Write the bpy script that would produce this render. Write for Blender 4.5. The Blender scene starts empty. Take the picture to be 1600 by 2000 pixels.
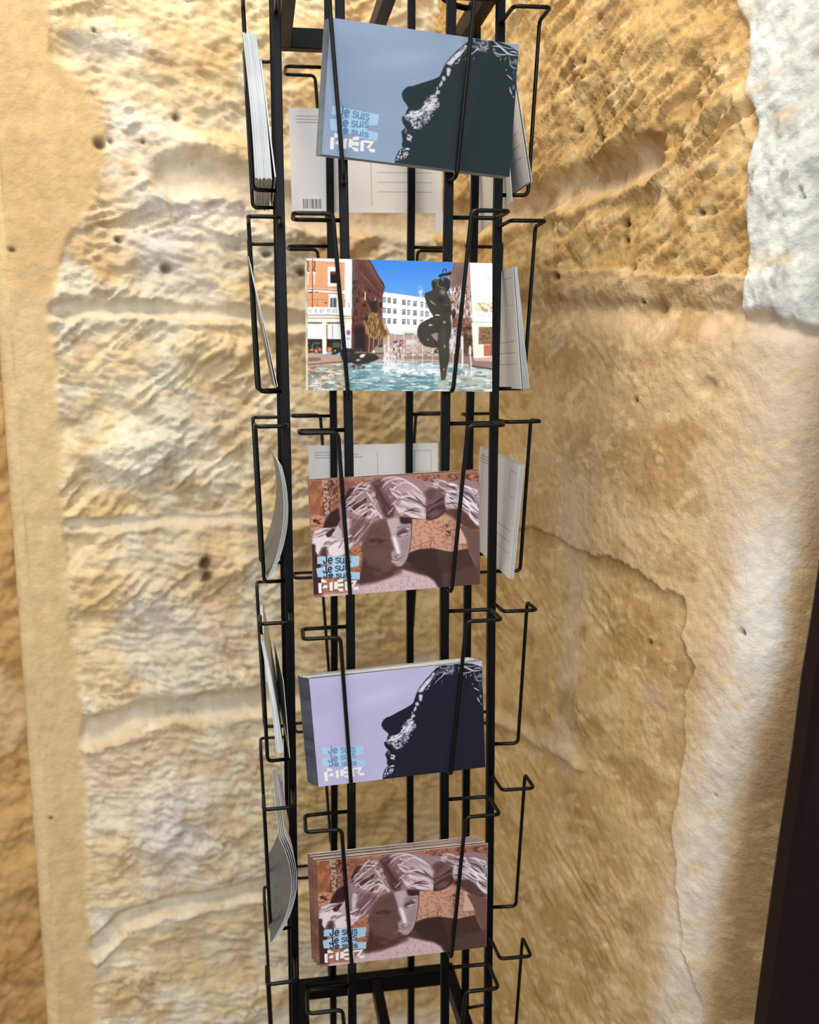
import bpy, math, random
import numpy as np
from mathutils import Matrix, Vector

# ---------------------------------------------------------------- camera
U = 0.086                       # metres per measuring unit
CAMZ = 1.50                     # camera height above the floor
F, PITCH, ROLL = 1859.34, 0.14572, -0.00984
sc = bpy.context.scene
cam = bpy.data.cameras.new('camera'); co = bpy.data.objects.new('camera', cam); sc.collection.objects.link(co); sc.camera = co
cp, sp, cr, sr = math.cos(PITCH), math.sin(PITCH), math.cos(ROLL), math.sin(ROLL)
fw = Vector((0, cp, -sp)); up0 = Vector((0, sp, cp)); r0 = Vector((1, 0, 0))
rt = r0*cr+up0*sr; upv = up0*cr-r0*sr
M = Matrix.Identity(4)
for i in range(3): M[i][0] = rt[i]; M[i][1] = upv[i]; M[i][2] = -fw[i]; M[i][3] = (0, 0, CAMZ)[i]
co.matrix_world = M
cam.sensor_fit = 'HORIZONTAL'; cam.sensor_width = 36; cam.lens = F*36/1600; cam.clip_start = .02
cam.dof.use_dof = True; cam.dof.focus_distance = .80; cam.dof.aperture_fstop = 7

# ---------------------------------------------------------------- world, lights, exposure
w = bpy.data.worlds.new('world'); sc.world = w; w.use_nodes = True
w.node_tree.nodes['Background'].inputs[0].default_value = (1.0, .95, .88, 1); w.node_tree.nodes['Background'].inputs[1].default_value = .52
def area(name, loc, target, sx, sy, power, col):
    l = bpy.data.lights.new(name, 'AREA'); l.shape = 'RECTANGLE'; l.size = sx; l.size_y = sy; l.energy = power; l.color = col
    o = bpy.data.objects.new(name, l); sc.collection.objects.link(o); o.location = loc
    o.rotation_euler = (Vector(target)-Vector(loc)).to_track_quat('-Z', 'Y').to_euler(); return o
area('daylight_opening', (.15, -1.4, 2.1), (0, .9, 1.3), .9, 1.3, 25, (.84, .92, 1.0))
area('warm_ceiling_light', (-.30, .35, 2.75), (0.1, 1.0, 1.4), .4, .4, 15, (1.0, .88, .70))
sc.view_settings.view_transform = 'Standard'; sc.view_settings.look = 'None'; sc.view_settings.gamma = 1
sc.view_settings.use_curve_mapping = False; sc.view_settings.exposure = 0.14

# ---------------------------------------------------------------- helpers
def W3(P): return np.array([P[0]*U, P[1]*U, P[2]*U+CAMZ])
def ray(px, py):                # direction of a photo pixel, in measuring units
    x, y = (px-800)/F, (py-1000)/F
    x, y = x*cr+y*sr, -x*sr+y*cr
    return np.array([x, cp-y*sp, -sp-y*cp])
def lin(c): 
    c = np.clip(np.array(c, float)/255, 0, 1); return np.where(c <= .04045, c/12.92, ((c+.055)/1.055)**2.4)
def mat(name, col=None, rough=.5, attr=None, bump=None, spec=.5, noise=None, coat=0, metal=0):
    m = bpy.data.materials.new(name); m.use_nodes = True; nt = m.node_tree; b = nt.nodes['Principled BSDF']
    b.inputs['Roughness'].default_value = rough; b.inputs['Specular IOR Level'].default_value = spec
    b.inputs['Coat Weight'].default_value = coat; b.inputs['Metallic'].default_value = metal
    src = None
    if attr:
        a = nt.nodes.new('ShaderNodeVertexColor'); a.layer_name = attr; src = a.outputs['Color']
    if col is not None: b.inputs['Base Color'].default_value = (*lin(col), 1)
    tc = nt.nodes.new('ShaderNodeTexCoord')
    if noise:
        n = nt.nodes.new('ShaderNodeTexNoise'); n.inputs['Scale'].default_value = noise[0]; n.inputs['Detail'].default_value = 8
        nt.links.new(tc.outputs['Object'], n.inputs['Vector'])
        r = nt.nodes.new('ShaderNodeMapRange'); r.inputs[1].default_value = .3; r.inputs[2].default_value = .7; r.inputs[3].default_value = 1-noise[1]; r.inputs[4].default_value = 1+noise[1]
        nt.links.new(n.outputs['Fac'], r.inputs[0])
        mx = nt.nodes.new('ShaderNodeVectorMath'); mx.operation = 'SCALE'
        if src: nt.links.new(src, mx.inputs[0])
        else: mx.inputs[0].default_value = lin(col)
        nt.links.new(r.outputs[0], mx.inputs['Scale']); src = mx.outputs[0]
    if src: nt.links.new(src, b.inputs['Base Color'])
    if bump:
        last = None
        for s, d in bump:
            n = nt.nodes.new('ShaderNodeTexNoise'); n.inputs['Scale'].default_value = s; n.inputs['Detail'].default_value = 6
            nt.links.new(tc.outputs['Object'], n.inputs['Vector'])
            bp = nt.nodes.new('ShaderNodeBump'); bp.inputs['Strength'].default_value = 1; bp.inputs['Distance'].default_value = d
            nt.links.new(n.outputs['Fac'], bp.inputs['Height'])
            if last: nt.links.new(last.outputs[0], bp.inputs['Normal'])
            last = bp
        nt.links.new(last.outputs[0], b.inputs['Normal'])
    return m
def mesh(name, V, Fq, mats, mi=None, col=None, smooth=False, loc=None, parent=None):
    V = np.asarray(V, np.float64).reshape(-1, 3); Fq = np.asarray(Fq, np.int32).reshape(-1, 4)
    if loc is not None: V = V-np.asarray(loc)
    me = bpy.data.meshes.new(name); me.vertices.add(len(V)); me.vertices.foreach_set('co', V.ravel().astype(np.float32))
    me.loops.add(Fq.size); me.loops.foreach_set('vertex_index', Fq.ravel())
    me.polygons.add(len(Fq)); me.polygons.foreach_set('loop_start', np.arange(0, Fq.size, 4, dtype=np.int32))
    me.polygons.foreach_set('use_smooth', np.full(len(Fq), bool(smooth)))
    for m in mats: me.materials.append(m)
    if mi is not None: me.polygons.foreach_set('material_index', np.asarray(mi, np.int32))
    me.update(); me.validate()
    if col is not None:
        a = me.color_attributes.new('Col', 'FLOAT_COLOR', 'POINT'); c = np.ones((len(V), 4), np.float32); c[:, :3] = col; a.data.foreach_set('color', c.ravel())
    o = bpy.data.objects.new(name, me); sc.collection.objects.link(o)
    if loc is not None: o.location = loc
    if parent is not None: o.parent = parent; o.matrix_parent_inverse = Matrix.Translation(parent.location).inverted()
    return o
def grid_faces(nu, nv, off=0, flip=False):
    i, j = np.meshgrid(np.arange(nu-1), np.arange(nv-1)); a = (j*nu+i).ravel()+off
    q = np.stack([a, a+1, a+1+nu, a+nu], 1); return q[:, ::-1] if flip else q
def tag(o, label, cat, group=None):
    o['label'] = label; o['category'] = cat
    if group: o['group'] = group
# ---------------------------------------------------------------- printed artwork (painted with numpy)
AW, AH = 888, 630
def vnoise(w, h, cx, cy, seed):
    r = np.random.RandomState(seed); gx, gy = int(w/cx)+3, int(h/cy)+3
    g = r.rand(gy, gx)
    x = np.arange(w)/cx; y = np.arange(h)/cy
    xi, yi = x.astype(int), y.astype(int); fx, fy = x-xi, y-yi
    fx = fx*fx*(3-2*fx); fy = (fy*fy*(3-2*fy))[:, None]
    a = g[yi][:, xi]; b = g[yi][:, xi+1]; c = g[yi+1][:, xi]; d = g[yi+1][:, xi+1]
    return (a*(1-fx)+b*fx)*(1-fy)+(c*(1-fx)+d*fx)*fy
def fbm(w, h, cx, cy, seed, o=4):
    t = np.zeros((h, w)); am = 1.0; tot = 0
    for i in range(o):
        t += am*vnoise(w, h, max(cx, 1.01), max(cy, 1.01), seed+i*17); tot += am; am *= .55; cx /= 2; cy /= 2
    return t/tot
def homog(src, dst):
    A = []; B = []
    for (x, y), (u, v) in zip(src, dst):
        A.append([x, y, 1, 0, 0, 0, -u*x, -u*y]); B.append(u)
        A.append([0, 0, 0, x, y, 1, -v*x, -v*y]); B.append(v)
    return np.append(np.linalg.solve(np.array(A, float), np.array(B, float)), 1).reshape(3, 3)
class Art:
    def __init__(s, col, quad, seed=1):
        s.c = np.ones((AH, AW, 3))*np.array(col, float)
        s.H = homog(quad, [(0, 0), (AW, 0), (AW, AH), (0, AH)])
        s.o = (0, 0, 1); s.seed = seed
    def crop(s, x, y, k): s.o = (x, y, k)
    def pt(s, P):
        P = np.array(P, float).reshape(-1, 2)
        X = P[:, 0]/s.o[2]+s.o[0]; Y = P[:, 1]/s.o[2]+s.o[1]
        q = s.H @ np.array([X, Y, np.ones_like(X)])
        return (q[:2]/q[2]).T
    def sc(s):
        a = s.pt([(0, 0), (s.o[2]*10, 0)]); return np.hypot(*(a[1]-a[0]))/(s.o[2]*10)
    def mask(s, P, soft=0):
        P = s.pt(P); m = 3+int(soft*2)
        x0, y0 = np.floor(P.min(0)).astype(int)-m; x1, y1 = np.ceil(P.max(0)).astype(int)+m
        x0, y0 = max(x0, 0), max(y0, 0); x1, y1 = min(x1, AW), min(y1, AH)
        if x1 <= x0 or y1 <= y0: return None
        X, Y = np.meshgrid(np.arange(x0, x1)+.5, np.arange(y0, y1)+.5)
        M = np.zeros(X.shape, bool)
        for i in range(len(P)):
            (ax, ay), (bx, by) = P[i], P[(i+1) % len(P)]
            if ay == by: continue
            M ^= ((Y < ay) != (Y < by)) & (X < (bx-ax)*(Y-ay)/(by-ay)+ax)
        return x0, y0, x1, y1, s.blur(M.astype(float), soft)
    def blur(s, M, k):
        k = int(round(k))
        if k < 1: return M
        for _ in range(2):
            for ax in (0, 1):
                p = np.pad(M, [(k+1, k) if ax == 0 else (0, 0), (k+1, k) if ax == 1 else (0, 0)], mode='edge')
                cs = np.cumsum(p, axis=ax)
                M = (cs[2*k+1:]-cs[:-2*k-1])/(2*k+1) if ax == 0 else (cs[:, 2*k+1:]-cs[:, :-2*k-1])/(2*k+1)
        return M
    def put(s, r, col, a=1.0):
        if r is None: return
        x0, y0, x1, y1, M = r
        M = (M*a)[..., None]; s.c[y0:y1, x0:x1] = s.c[y0:y1, x0:x1]*(1-M)+np.array(col, float)*M
    def poly(s, P, col, soft=0, a=1.0): s.put(s.mask(P, soft), col, a)
    def rect(s, x0, y0, x1, y1, col, soft=0, a=1.0): s.poly([(x0, y0), (x1, y0), (x1, y1), (x0, y1)], col, soft, a)
    def tex(s, P, col, cx, cy, lo=.5, hi=.6, soft=0, a=1.0, seed=None, ang=0):
        # noise-broken patch
        r = s.mask(P, soft)
        if r is None: return
        x0, y0, x1, y1, M = r; s.seed += 7
        n = 2*max(x1-x0, y1-y0)+4
        N = fbm(n, n, cx, cy, s.seed, 3)
        if ang:
            t = math.radians(ang); X, Y = np.meshgrid(np.arange(x1-x0), np.arange(y1-y0))
            cx_, cy_ = (x1-x0)/2, (y1-y0)/2
            U = (X-cx_)*math.cos(t)+(Y-cy_)*math.sin(t)+n/2; V = -(X-cx_)*math.sin(t)+(Y-cy_)*math.cos(t)+n/2
            N = N[np.clip(V.astype(int), 0, n-1), np.clip(U.astype(int), 0, n-1)]
        else: N = N[:y1-y0, :x1-x0]
        s.put((x0, y0, x1, y1, M*np.clip((N-lo)/(hi-lo), 0, 1)), col, a)
    def line(s, P, w, col, a=1.0, soft=.8, taper=False):
        Q = s.pt(P); w = w*s.sc()/2; m = w+3
        # catmull-rom smoothing
        if len(Q) > 2:
            R = np.vstack([2*Q[0]-Q[1], Q, 2*Q[-1]-Q[-2]]); o = []
            for i in range(1, len(R)-2):
                for t in (0, .25, .5, .75):
                    p0, p1, p2, p3 = R[i-1:i+3]
                    o.append(.5*((2*p1)+(-p0+p2)*t+(2*p0-5*p1+4*p2-p3)*t*t+(-p0+3*p1-3*p2+p3)*t**3))
            o.append(R[-2]); Q = np.array(o)
        x0, y0 = np.maximum(np.floor(Q.min(0)-m).astype(int), 0); x1, y1 = np.ceil(Q.max(0)+m).astype(int)
        x1, y1 = min(x1, AW), min(y1, AH)
        if x1 <= x0 or y1 <= y0: return
        X, Y = np.meshgrid(np.arange(x0, x1)+.5, np.arange(y0, y1)+.5); M = np.zeros(X.shape); n = len(Q)-1
        for i in range(n):
            a_, b_ = Q[i], Q[i+1]; d = b_-a_; L = max(d@d, 1e-9)
            t = np.clip(((X-a_[0])*d[0]+(Y-a_[1])*d[1])/L, 0, 1)
            D = np.hypot(X-a_[0]-t*d[0], Y-a_[1]-t*d[1])
            ww = w*(1-abs((i+t)/n*2-1)**2*.8) if taper else w
            M = np.maximum(M, np.clip((ww-D)/soft+.5, 0, 1))
        s.put((x0, y0, x1, y1, M), col, a)
    def dot(s, x, y, r, col, a=1.0, soft=.8): s.line([(x-.01, y), (x+.01, y)], 2*r, col, a, soft)
    def out(s, w, h):
        c = s.c
        c = c[:, :w*2].reshape(h, 2, w, 2, 3).mean((1, 3))
        c = np.clip(c/255, 0, 1)
        return np.where(c <= .04045, c/12.92, ((c+.055)/1.055)**2.4)

GLYPH = {'J': [[(.7, 0), (.7, .75), (.6, .95), (.35, 1), (.1, .92), (.02, .72)]],
 'e': [[(.08, .66), (.92, .62), (.8, .38), (.5, .3), (.18, .42), (.06, .66), (.2, .93), (.52, 1), (.85, .9)]],
 's': [[(.88, .42), (.55, .3), (.15, .38), (.15, .56), (.5, .64), (.88, .74), (.82, .94), (.45, 1), (.08, .9)]],
 'u': [[(.1, .32), (.1, .8), (.3, 1), (.6, .98), (.84, .8)], [(.86, .32), (.86, 1)]],
 'i': [[(.5, .34), (.5, 1)], [(.5, .06), (.5, .12)]]}
def logo(A, sub, ink, soft):
    # the "Je suis" strips and the cut-up FIER underneath, in the 1600-wide crop frame of the logo
    strip = (176, 219, 250)
    for P in ([(150,150),(1280,155),(1262,400),(1050,450),(700,470),(600,350),(150,345)],
              [(120,465),(560,370),(900,420),(900,560),(1290,580),(1285,770),(880,760),(640,715),(160,690)],
              [(560,330),(1050,300),(1000,600),(520,640)]): A.poly(P, strip, a=soft)
    A.poly([(150,350),(560,350),(160,440)], ink, a=0)
    for (x, y, h, rot) in ((320,130,200,.0),(310,395,190,-.16),(330,560,150,.03)):
        cx = x
        for ch, w in (('J',110),('e',105),(' ',62),('s',105),('u',115),('i',46),('s',100)):
            if ch != ' ':
                for g in GLYPH[ch]:
                    A.line([(cx+a*w, y+b*h+(cx+a*w-x)*math.tan(rot)*.75) for a, b in g], 40 if cx < x+200 else 32, sub, .95 if cx < x+260 else .8)
            cx += w+14
    W = (250, 252, 250)
    A.poly([(172,850),(255,850),(255,745),(330,755),(410,820),(410,838),(262,838),(262,1115),(185,1115)], W)
    A.poly([(172,850),(260,850),(268,1115),(185,1115)], W)
    A.poly([(272,985),(330,915),(415,900),(412,985)], W)
    A.poly([(475,845),(560,820),(555,1060),(480,1060)], W)
    A.poly([(600,825),(680,825),(700,770),(840,735),(840,820),(690,840),(690,870),(845,870),(845,950),(690,955),(690,1010),(600,1020)], W)
    A.poly([(680,1000),(845,1000),(845,1080),(760,1080),(700,1040)], W)
    A.poly([(880,830),(960,810),(975,1060),(895,1060)], W)
    A.poly([(960,800),(1215,790),(1110,965),(1030,965),(1120,850),(960,850)], W)
    A.poly([(1080,975),(1250,965),(1250,1042),(1130,1042)], W)

def art_profile(sky, dark, seed=3):
    Q = [(614,1329),(951,1287),(956,1492),(627,1540)]
    A = Art(sky, Q, seed)
    n = fbm(AW, AH, 260, 160, seed, 3)[..., None]; A.c *= .95+.1*n
    A.c += np.random.RandomState(seed).randn(AH, AW, 1)*2.5
    yy, xx = np.mgrid[0:AH, 0:AW]
    A.c *= (1+.05*np.exp(-(((xx-330)/190.)**2+((yy-150+.25*xx-80)/40.)**2)))[..., None]
    A.crop(740, 1280, 7.273)
    D = dark
    A.poly([(105,1800),(110,1690),(140,1610),(185,1560),(170,1520),(178,1480),(150,1400),(152,1385),(195,1330),(160,1300),(140,1260),(135,1230),(175,1200),(185,1150),(205,1110),(190,1090),(130,1040),(105,990),(105,960),(130,910),(180,870),(230,855),(400,760),(500,705),(560,660),(585,590),(610,520),(660,430),(740,330),(830,230),(890,170),(900,130),(960,108),(1060,100),(1150,85),(1250,85),(1400,95),(1470,115),(1560,150),(1700,150),(1700,1900),(105,1900)], D, .6)
    L = (222, 222, 240); Mi = tuple(d*.55+l*.45 for d, l in zip(D, L))
    A.tex([(600,520),(740,330),(880,190),(930,210),(850,330),(760,470),(680,520)], Mi, 16, 5, .35, .6, 2, ang=-52)
    A.tex([(630,500),(700,400),(800,290),(850,225),(870,240),(820,330),(740,440),(690,500)], L, 20, 6, .3, .5, 1, ang=-52)
    A.poly([(645,490),(720,390),(790,310),(800,330),(740,420),(690,500)], L, 1, .8)
    for x, y, rx, ry in ((665,595,24,42),(668,560,30,25),(615,672,26,30),(592,735,15,32),(575,760,10,25),(560,840,26,24),(545,800,8,20),(540,860,12,22)):
        A.poly([(x+rx*math.cos(t*.7), y+ry*math.sin(t*.7)) for t in range(9)], L, 1, .85)
    ck = [(530,860),(580,930),(590,1000),(500,1090),(470,1180),(400,1220),(360,1310),(300,1320),(250,1260),(180,1235),(170,1200),(240,1130),(320,1120),(370,1080),(400,1000),(430,940),(480,890)]
    A.tex(ck, Mi, 9, 7, .42, .5, 2)
    A.tex(ck, L, 8, 5, .52, .58, 3, ang=-40)
    A.tex([(520,890),(560,930),(500,1050),(400,1130),(300,1200),(210,1210),(240,1140),(380,1080),(440,960)], (235,235,248), 14, 6, .38, .5, 3, ang=-45)
    A.tex([(560,960),(620,960),(500,1180),(380,1310),(330,1300)], L, 6, 5, .62, .66, 2, .7)
    A.tex([(170,1560),(280,1540),(260,1640),(200,1690),(120,1720),(130,1640)], L, 6, 5, .5, .56, 2)
    A.tex([(190,1340),(220,1340),(220,1400),(180,1400)], Mi, 6, 5, .5, .56, 2)
    A.tex([(230,1395),(295,1400),(290,1470),(225,1460)], L, 8, 6, .42, .5, 2)
    # rocky hair line
    for P, w in (([(905,150),(960,120),(1050,112),(1150,120)],16),([(1010,150),(1060,200),(1130,170),(1110,120)],14),([(1030,190),(1090,215),(1150,190)],18),
                 ([(860,395),(900,340),(960,290),(1020,235),(1100,250)],10),([(980,260),(1010,235),(1060,225)],20),([(1200,95),(1280,130),(1350,165),(1420,190),(1530,180)],26),
                 ([(1190,160),(1260,140),(1330,150)],16),([(1200,200),(1270,225),(1350,215),(1410,190)],14),([(1200,180),(1240,190)],10),([(1210,215),(1270,250),(1310,240)],9),
                 ([(1290,120),(1380,130),(1470,120)],9),([(1420,160),(1480,150),(1530,160)],18),([(1430,230),(1440,290),(1480,330),(1530,330)],12),([(1400,370),(1395,385)],14),
                 ([(1410,425),(1450,445),(1490,470)],14),([(1460,555),(1480,600),(1500,630)],16),([(1510,640),(1530,665)],10),([(970,345),(975,355)],10),([(960,375),(962,380)],8),
                 ([(770,440),(800,400)],14),([(730,470),(790,450)],8),([(930,130),(900,160)],20),([(1380,230),(1370,280)],7),([(1310,250),(1315,300)],6)):
        A.line(P, w, L, .9, 1.0, True)
    A.tex([(1410,200),(1540,190),(1540,330),(1440,330)], Mi, 10, 14, .4, .6, 3)
    A.tex([(1490,340),(1540,340),(1540,660),(1500,600)], Mi, 8, 16, .45, .6, 3)
    A.tex([(890,110),(1150,90),(1140,240),(1000,260),(870,260)], Mi, 14, 10, .5, .6, 3)
    return A
def finish_profile(A, text, soft):
    # logo sits at the lower left, slightly turned on this print
    A.H = homog([(614,1329),(951,1287),(956,1492),(627,1540)], [(0,0),(AW,0),(AW,AH),(0,AH)])
    A.crop(0, 0, 1)
    src = [(150,150),(1280,155),(1250,1042),(185,1115)]; dst = [(636,1462),(718.5,1455.5),(718.5,1514),(640.5,1528)]
    A.H = A.H @ homog(src, dst)
    logo(A, text, text, soft)

def art_statue():
    Q = [(605,932),(943,918),(948,1141),(614,1163)]
    A = Art((158,108,90), Q, 11)
    n = fbm(AW, AH, 40, 30, 5, 5)[..., None]; A.c *= .75+.5*n
    A.tex([(600,920),(960,900),(960,1180),(600,1180)], (205,150,125), 14, 10, .55, .7, 0, .6)
    HL, HM, HD = (222,202,206), (160,132,136), (78,52,54); SH = (72,50,48); FS = (92,66,63)
    A.crop(600, 910, 8.889)
    A.rect(40,190,275,800,(150,92,66),2,.7)
    A.tex([(40,190),(275,190),(300,800),(60,1000)], (196,128,92), 20, 40, .5, .65, 3, .7)
    A.poly([(275,190),(400,190),(400,330),(430,440),(420,560),(410,780),(330,790),(300,560),(285,400),(280,330)], (192,158,142), 1)
    A.tex([(270,190),(430,190),(430,780),(300,790)], (120,80,66), 8, 8, .55, .62, 1)
    A.tex([(60,820),(260,800),(330,850),(300,1030),(80,1060)], (205,150,125), 14, 9, .4, .6, 2)
    for P in ([(300,580),(310,700),(300,780),(340,790)],[(420,200),(440,300),(390,360),(420,430)],[(430,300),(480,260)],[(415,560),(410,700),(430,720)],[(280,340),(390,340)],[(290,370),(285,480)]): A.line(P, 14, (70,38,32), .9)
    A.tex([(120,870),(230,880),(260,970),(120,950)], (80,40,32), 10, 8, .4, .5)
    A.tex([(400,190),(560,190),(560,640),(420,640)], (105,62,50), 9, 14, .55, .62, 2)
    # wall to the right of the head
    A.crop(770, 910, 8.889)
    A.poly([(360,880),(900,800),(1250,1000),(1340,1400),(1200,1500),(300,1500)], (205,158,136), 3)
    A.tex([(360,880),(900,800),(1250,1000),(1340,1400),(1200,1500),(300,1500)], (168,118,98), 12, 10, .5, .65, 2, .8)
    A.tex([(860,1000),(1060,980),(1060,1200),(960,1200)], (110,70,58), 8, 12, .58, .62, 1)
    A.tex([(350,120),(1540,80),(1540,400),(1200,300),(900,190),(560,260)], (115,70,54), 12, 9, .55, .62, 1)
    A.poly([(1150,960),(1230,950),(1340,1330),(1150,1330)], (226,190,170), 2, .8)
    A.crop(770, 1030, 8.889)
    A.line([(320,350),(460,290),(600,240),(720,210)], 9, (120,75,62)); A.line([(720,210),(700,250),(685,290),(700,330)], 11, (100,58,48))
    A.line([(1130,280),(1350,275)], 8, (140,100,80)); A.line([(960,90),(990,130)], 12, (70,40,36)); A.line([(950,0),(970,60),(1000,20)], 10, (90,50,42))
    # shadow arc and the arm in shade
    A.poly([(300,425),(380,385),(500,350),(700,338),(820,355),(930,385),(1050,405),(1200,375),(1330,360),(1370,365),(1480,640),(1600,1000),(1600,1100),(820,1100),(250,600)], (82,60,56), 1)
    A.poly([(250,560),(290,440),(500,360),(760,345),(830,500),(850,800),(800,870),(450,720),(300,640)], (64,46,44), 6, .8)
    A.poly([(1190,-60),(1560,60),(1590,1000),(1480,660),(1400,480),(1340,230)], (118,90,86), 2)
    A.poly([(830,800),(1590,640),(1590,1010),(880,1050),(830,950)], (98,72,70), 6, .8)
    A.line([(1340,230),(1380,400),(1480,600)], 40, (132,106,102), .5, 6)
    # neck, chest
    A.crop(600, 910, 8.889)
    A.poly([(960,1400),(1000,1700),(900,2120),(1000,2260),(2300,2260),(2200,1900),(1900,1700),(1750,1600)], FS, 2)
    A.crop(600, 1030, 8.889)
    A.poly([(880,940),(1200,860),(1500,770),(1700,700),(1830,740),(1950,780),(2150,830),(2280,920),(2330,1000),(2400,1070),(700,1200),(280,1200),(300,1120),(700,1100),(760,1000)], (214,188,194), 5)
    A.tex([(880,940),(1500,780),(1830,740),(2150,830),(2400,1070),(700,1160),(760,1000)], (172,138,142), 5, 5, .5, .7, 6, .7)
    A.poly([(880,900),(1100,870),(1500,780),(1520,830),(1200,930),(960,970)], FS, 8, .8)
    A.poly([(1800,640),(2000,760),(2180,820),(2290,900),(2310,960),(2350,1040),(2430,1040),(2400,700),(2000,560)], (70,50,48), 7, .85)
    # hair masses
    A.crop(600, 910, 8.889)
    A.poly([(290,1030),(330,900),(420,760),(560,660),(640,560),(700,430),(760,340),(900,290),(1100,240),(1300,170),(1500,140),(1800,160),(2100,240),(2400,330),(2700,200),(3030,260),(3080,500),(3080,900),(2900,1000),(2640,720),(2450,720),(2300,820),(2150,820),(2050,900),(1800,800),(1500,900),(1150,960),(950,1400),(760,1480),(620,1700),(100,1700),(70,1250),(130,1060)], HM, 1)
    A.poly([(290,1030),(330,900),(420,760),(570,670),(600,880),(540,1000),(400,1020)], (66,42,42), 3)
    A.poly([(640,600),(700,430),(760,340),(860,330),(800,420),(720,560)], (84,58,56), 1)
    A.poly([(1140,250),(1300,180),(1380,230),(1330,340),(1450,520),(1560,700),(1530,870),(1400,860),(1330,760),(1270,560),(1200,400)], (88,62,64), 7)
    A.tex([(1330,300),(1700,250),(1900,400),(1800,700),(1560,800),(1450,560)], (120,92,94), 26, 6, .4, .6, 4, .8, ang=-50)
    A.poly([(640,640),(900,430),(950,440),(820,560),(700,650)], (84,60,60), 2)
    def streaks(P, light, dark, cx, cy, ang):
        A.tex(P, dark, cx, cy, .5, .62, 3, .85, ang=ang); A.tex(P, light, cx, cy, .5, .62, 3, .9, ang=ang)
    streaks([(700,560),(820,430),(900,300),(1100,250),(1180,400),(1260,600),(1330,760),(1340,900),(1150,900),(850,780),(700,700)], HL, HD, 60, 8, -35)
    streaks([(1060,400),(1200,420),(1330,760),(1350,930),(1180,860),(1060,640)], (228,210,214), HM, 70, 12, 60)
    streaks([(700,830),(850,830),(1150,900),(1150,1000),(1000,1230),(900,1380),(780,1400),(700,1200)], HL, (110,80,82), 70, 8, -58)
    A.poly([(700,850),(790,880),(760,1000),(740,1130),(690,1200),(680,1000)], HL, 2)
    A.poly([(820,860),(1080,880),(1130,960),(930,1180),(830,1350),(760,1250),(770,1050)], (112,82,82), 5, .8)
    for P in ([(820,1210),(900,1130),(1040,980)],[(870,1300),(950,1210),(1150,990)],[(930,1380),(1010,1260),(1110,1120)],[(700,570),(760,500),(830,480)],[(900,720),(960,660),(1060,610)],
              [(820,440),(870,370),(980,350),(1080,370)],[(860,340),(960,260),(1000,250)],[(700,650),(780,680),(850,760),(930,790),(1060,740)],[(1100,620),(1180,640),(1230,700)],
              [(1340,350),(1400,270),(1500,210),(1600,200)],[(1430,800),(1480,760),(1540,680)],[(1470,400),(1540,350),(1620,310)],[(1500,640),(1600,560)],[(1080,480),(1180,450)],
              [(1300,240),(1400,180),(1560,160),(1700,190)],[(1520,280),(1640,270)]):
        A.line(P, 26, HL, .85, 2, True)
    for P in ([(1060,680),(1150,670),(1220,720)],[(860,390),(950,370),(1060,390)],[(940,690),(1000,680),(1070,630)],[(1000,560),(1060,540),(1010,610)],[(920,310),(1080,330)],[(1230,440),(1260,560)],[(850,700),(900,640),(1000,600)]):
        A.line(P, 22, HD, .85, 2, True)
    A.poly([(940,1230),(1060,1060),(1160,950),(1320,880),(1460,870),(1440,960),(1330,960),(1180,1000),(1080,1140),(980,1300)], (120,92,92), 4)
    A.tex([(1140,250),(1380,230),(1450,520),(1560,700),(1530,870),(1330,760),(1270,560)], (126,98,100), 60, 9, .5, .64, 4, .8, ang=62)
    A.tex([(700,830),(1150,900),(1150,1000),(1000,1230),(780,1400)], (160,130,134), 70, 9, .55, .66, 4, .7, ang=-55)
    # left lower curls
    streaks([(100,1250),(130,1080),(260,1030),(460,1030),(640,1180),(800,1150),(860,1280),(760,1400),(700,1480),(600,1500),(380,1520),(200,1500),(150,1420)], (240,224,228), (120,92,96), 60, 10, -20)
    A.poly([(90,1280),(250,1190),(380,1180),(520,1210),(480,1250),(330,1290),(250,1380),(200,1500),(150,1430),(170,1330)], (236,218,222), 2)
    A.poly([(380,1380),(500,1280),(650,1250),(800,1330),(780,1400),(720,1440),(650,1500),(500,1530),(400,1490)], (240,226,232), 3)
    A.poly([(480,1190),(560,1000),(620,1060),(640,1240),(560,1280)], (205,188,190), 2)
    A.poly([(330,1130),(470,1030),(510,1050),(430,1180),(370,1190)], (72,50,52), 2)
    for P in ([(110,1170),(200,1080),(330,1040),(440,1040)],[(150,1230),(260,1140),(360,1170)],[(460,1180),(540,1040),(560,990)]): A.line(P, 34, HL, .9, 2, True)
    for P in ([(180,1180),(260,1160),(330,1130)],[(300,1320),(350,1270),(420,1260)],[(640,1240),(600,1340),(560,1380)],[(250,1400),(290,1360),(340,1380)]): A.line(P, 22, (110,84,86), .8, 2, True)
    A.poly([(230,1500),(260,1400),(350,1330),(360,1480),(340,1520)], (74,46,42), 4, .8)
    A.poly([(80,1310),(150,1300),(160,1430),(210,1520),(280,1540),(250,1700),(280,2180),(100,2200),(85,1500)], (70,46,48), 3)
    # gap of wall by the cheek
    A.crop(600, 1030, 8.889)
    A.poly([(720,360),(800,310),(930,250),(1000,290),(1010,400),(1000,540),(930,640),(860,720),(760,700),(700,500)], (196,136,104), 2)
    A.line([(930,370),(1010,370)], 16, (110,66,52)); A.tex([(740,330),(950,260),(1000,500),(880,700),(740,700)], (150,96,74), 9, 7, .5, .6, 2)
    A.poly([(640,300),(720,270),(820,280),(760,320),(720,360)], HL, 2)
    # face: shade side then lit side
    A.crop(600, 910, 8.889)
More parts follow.
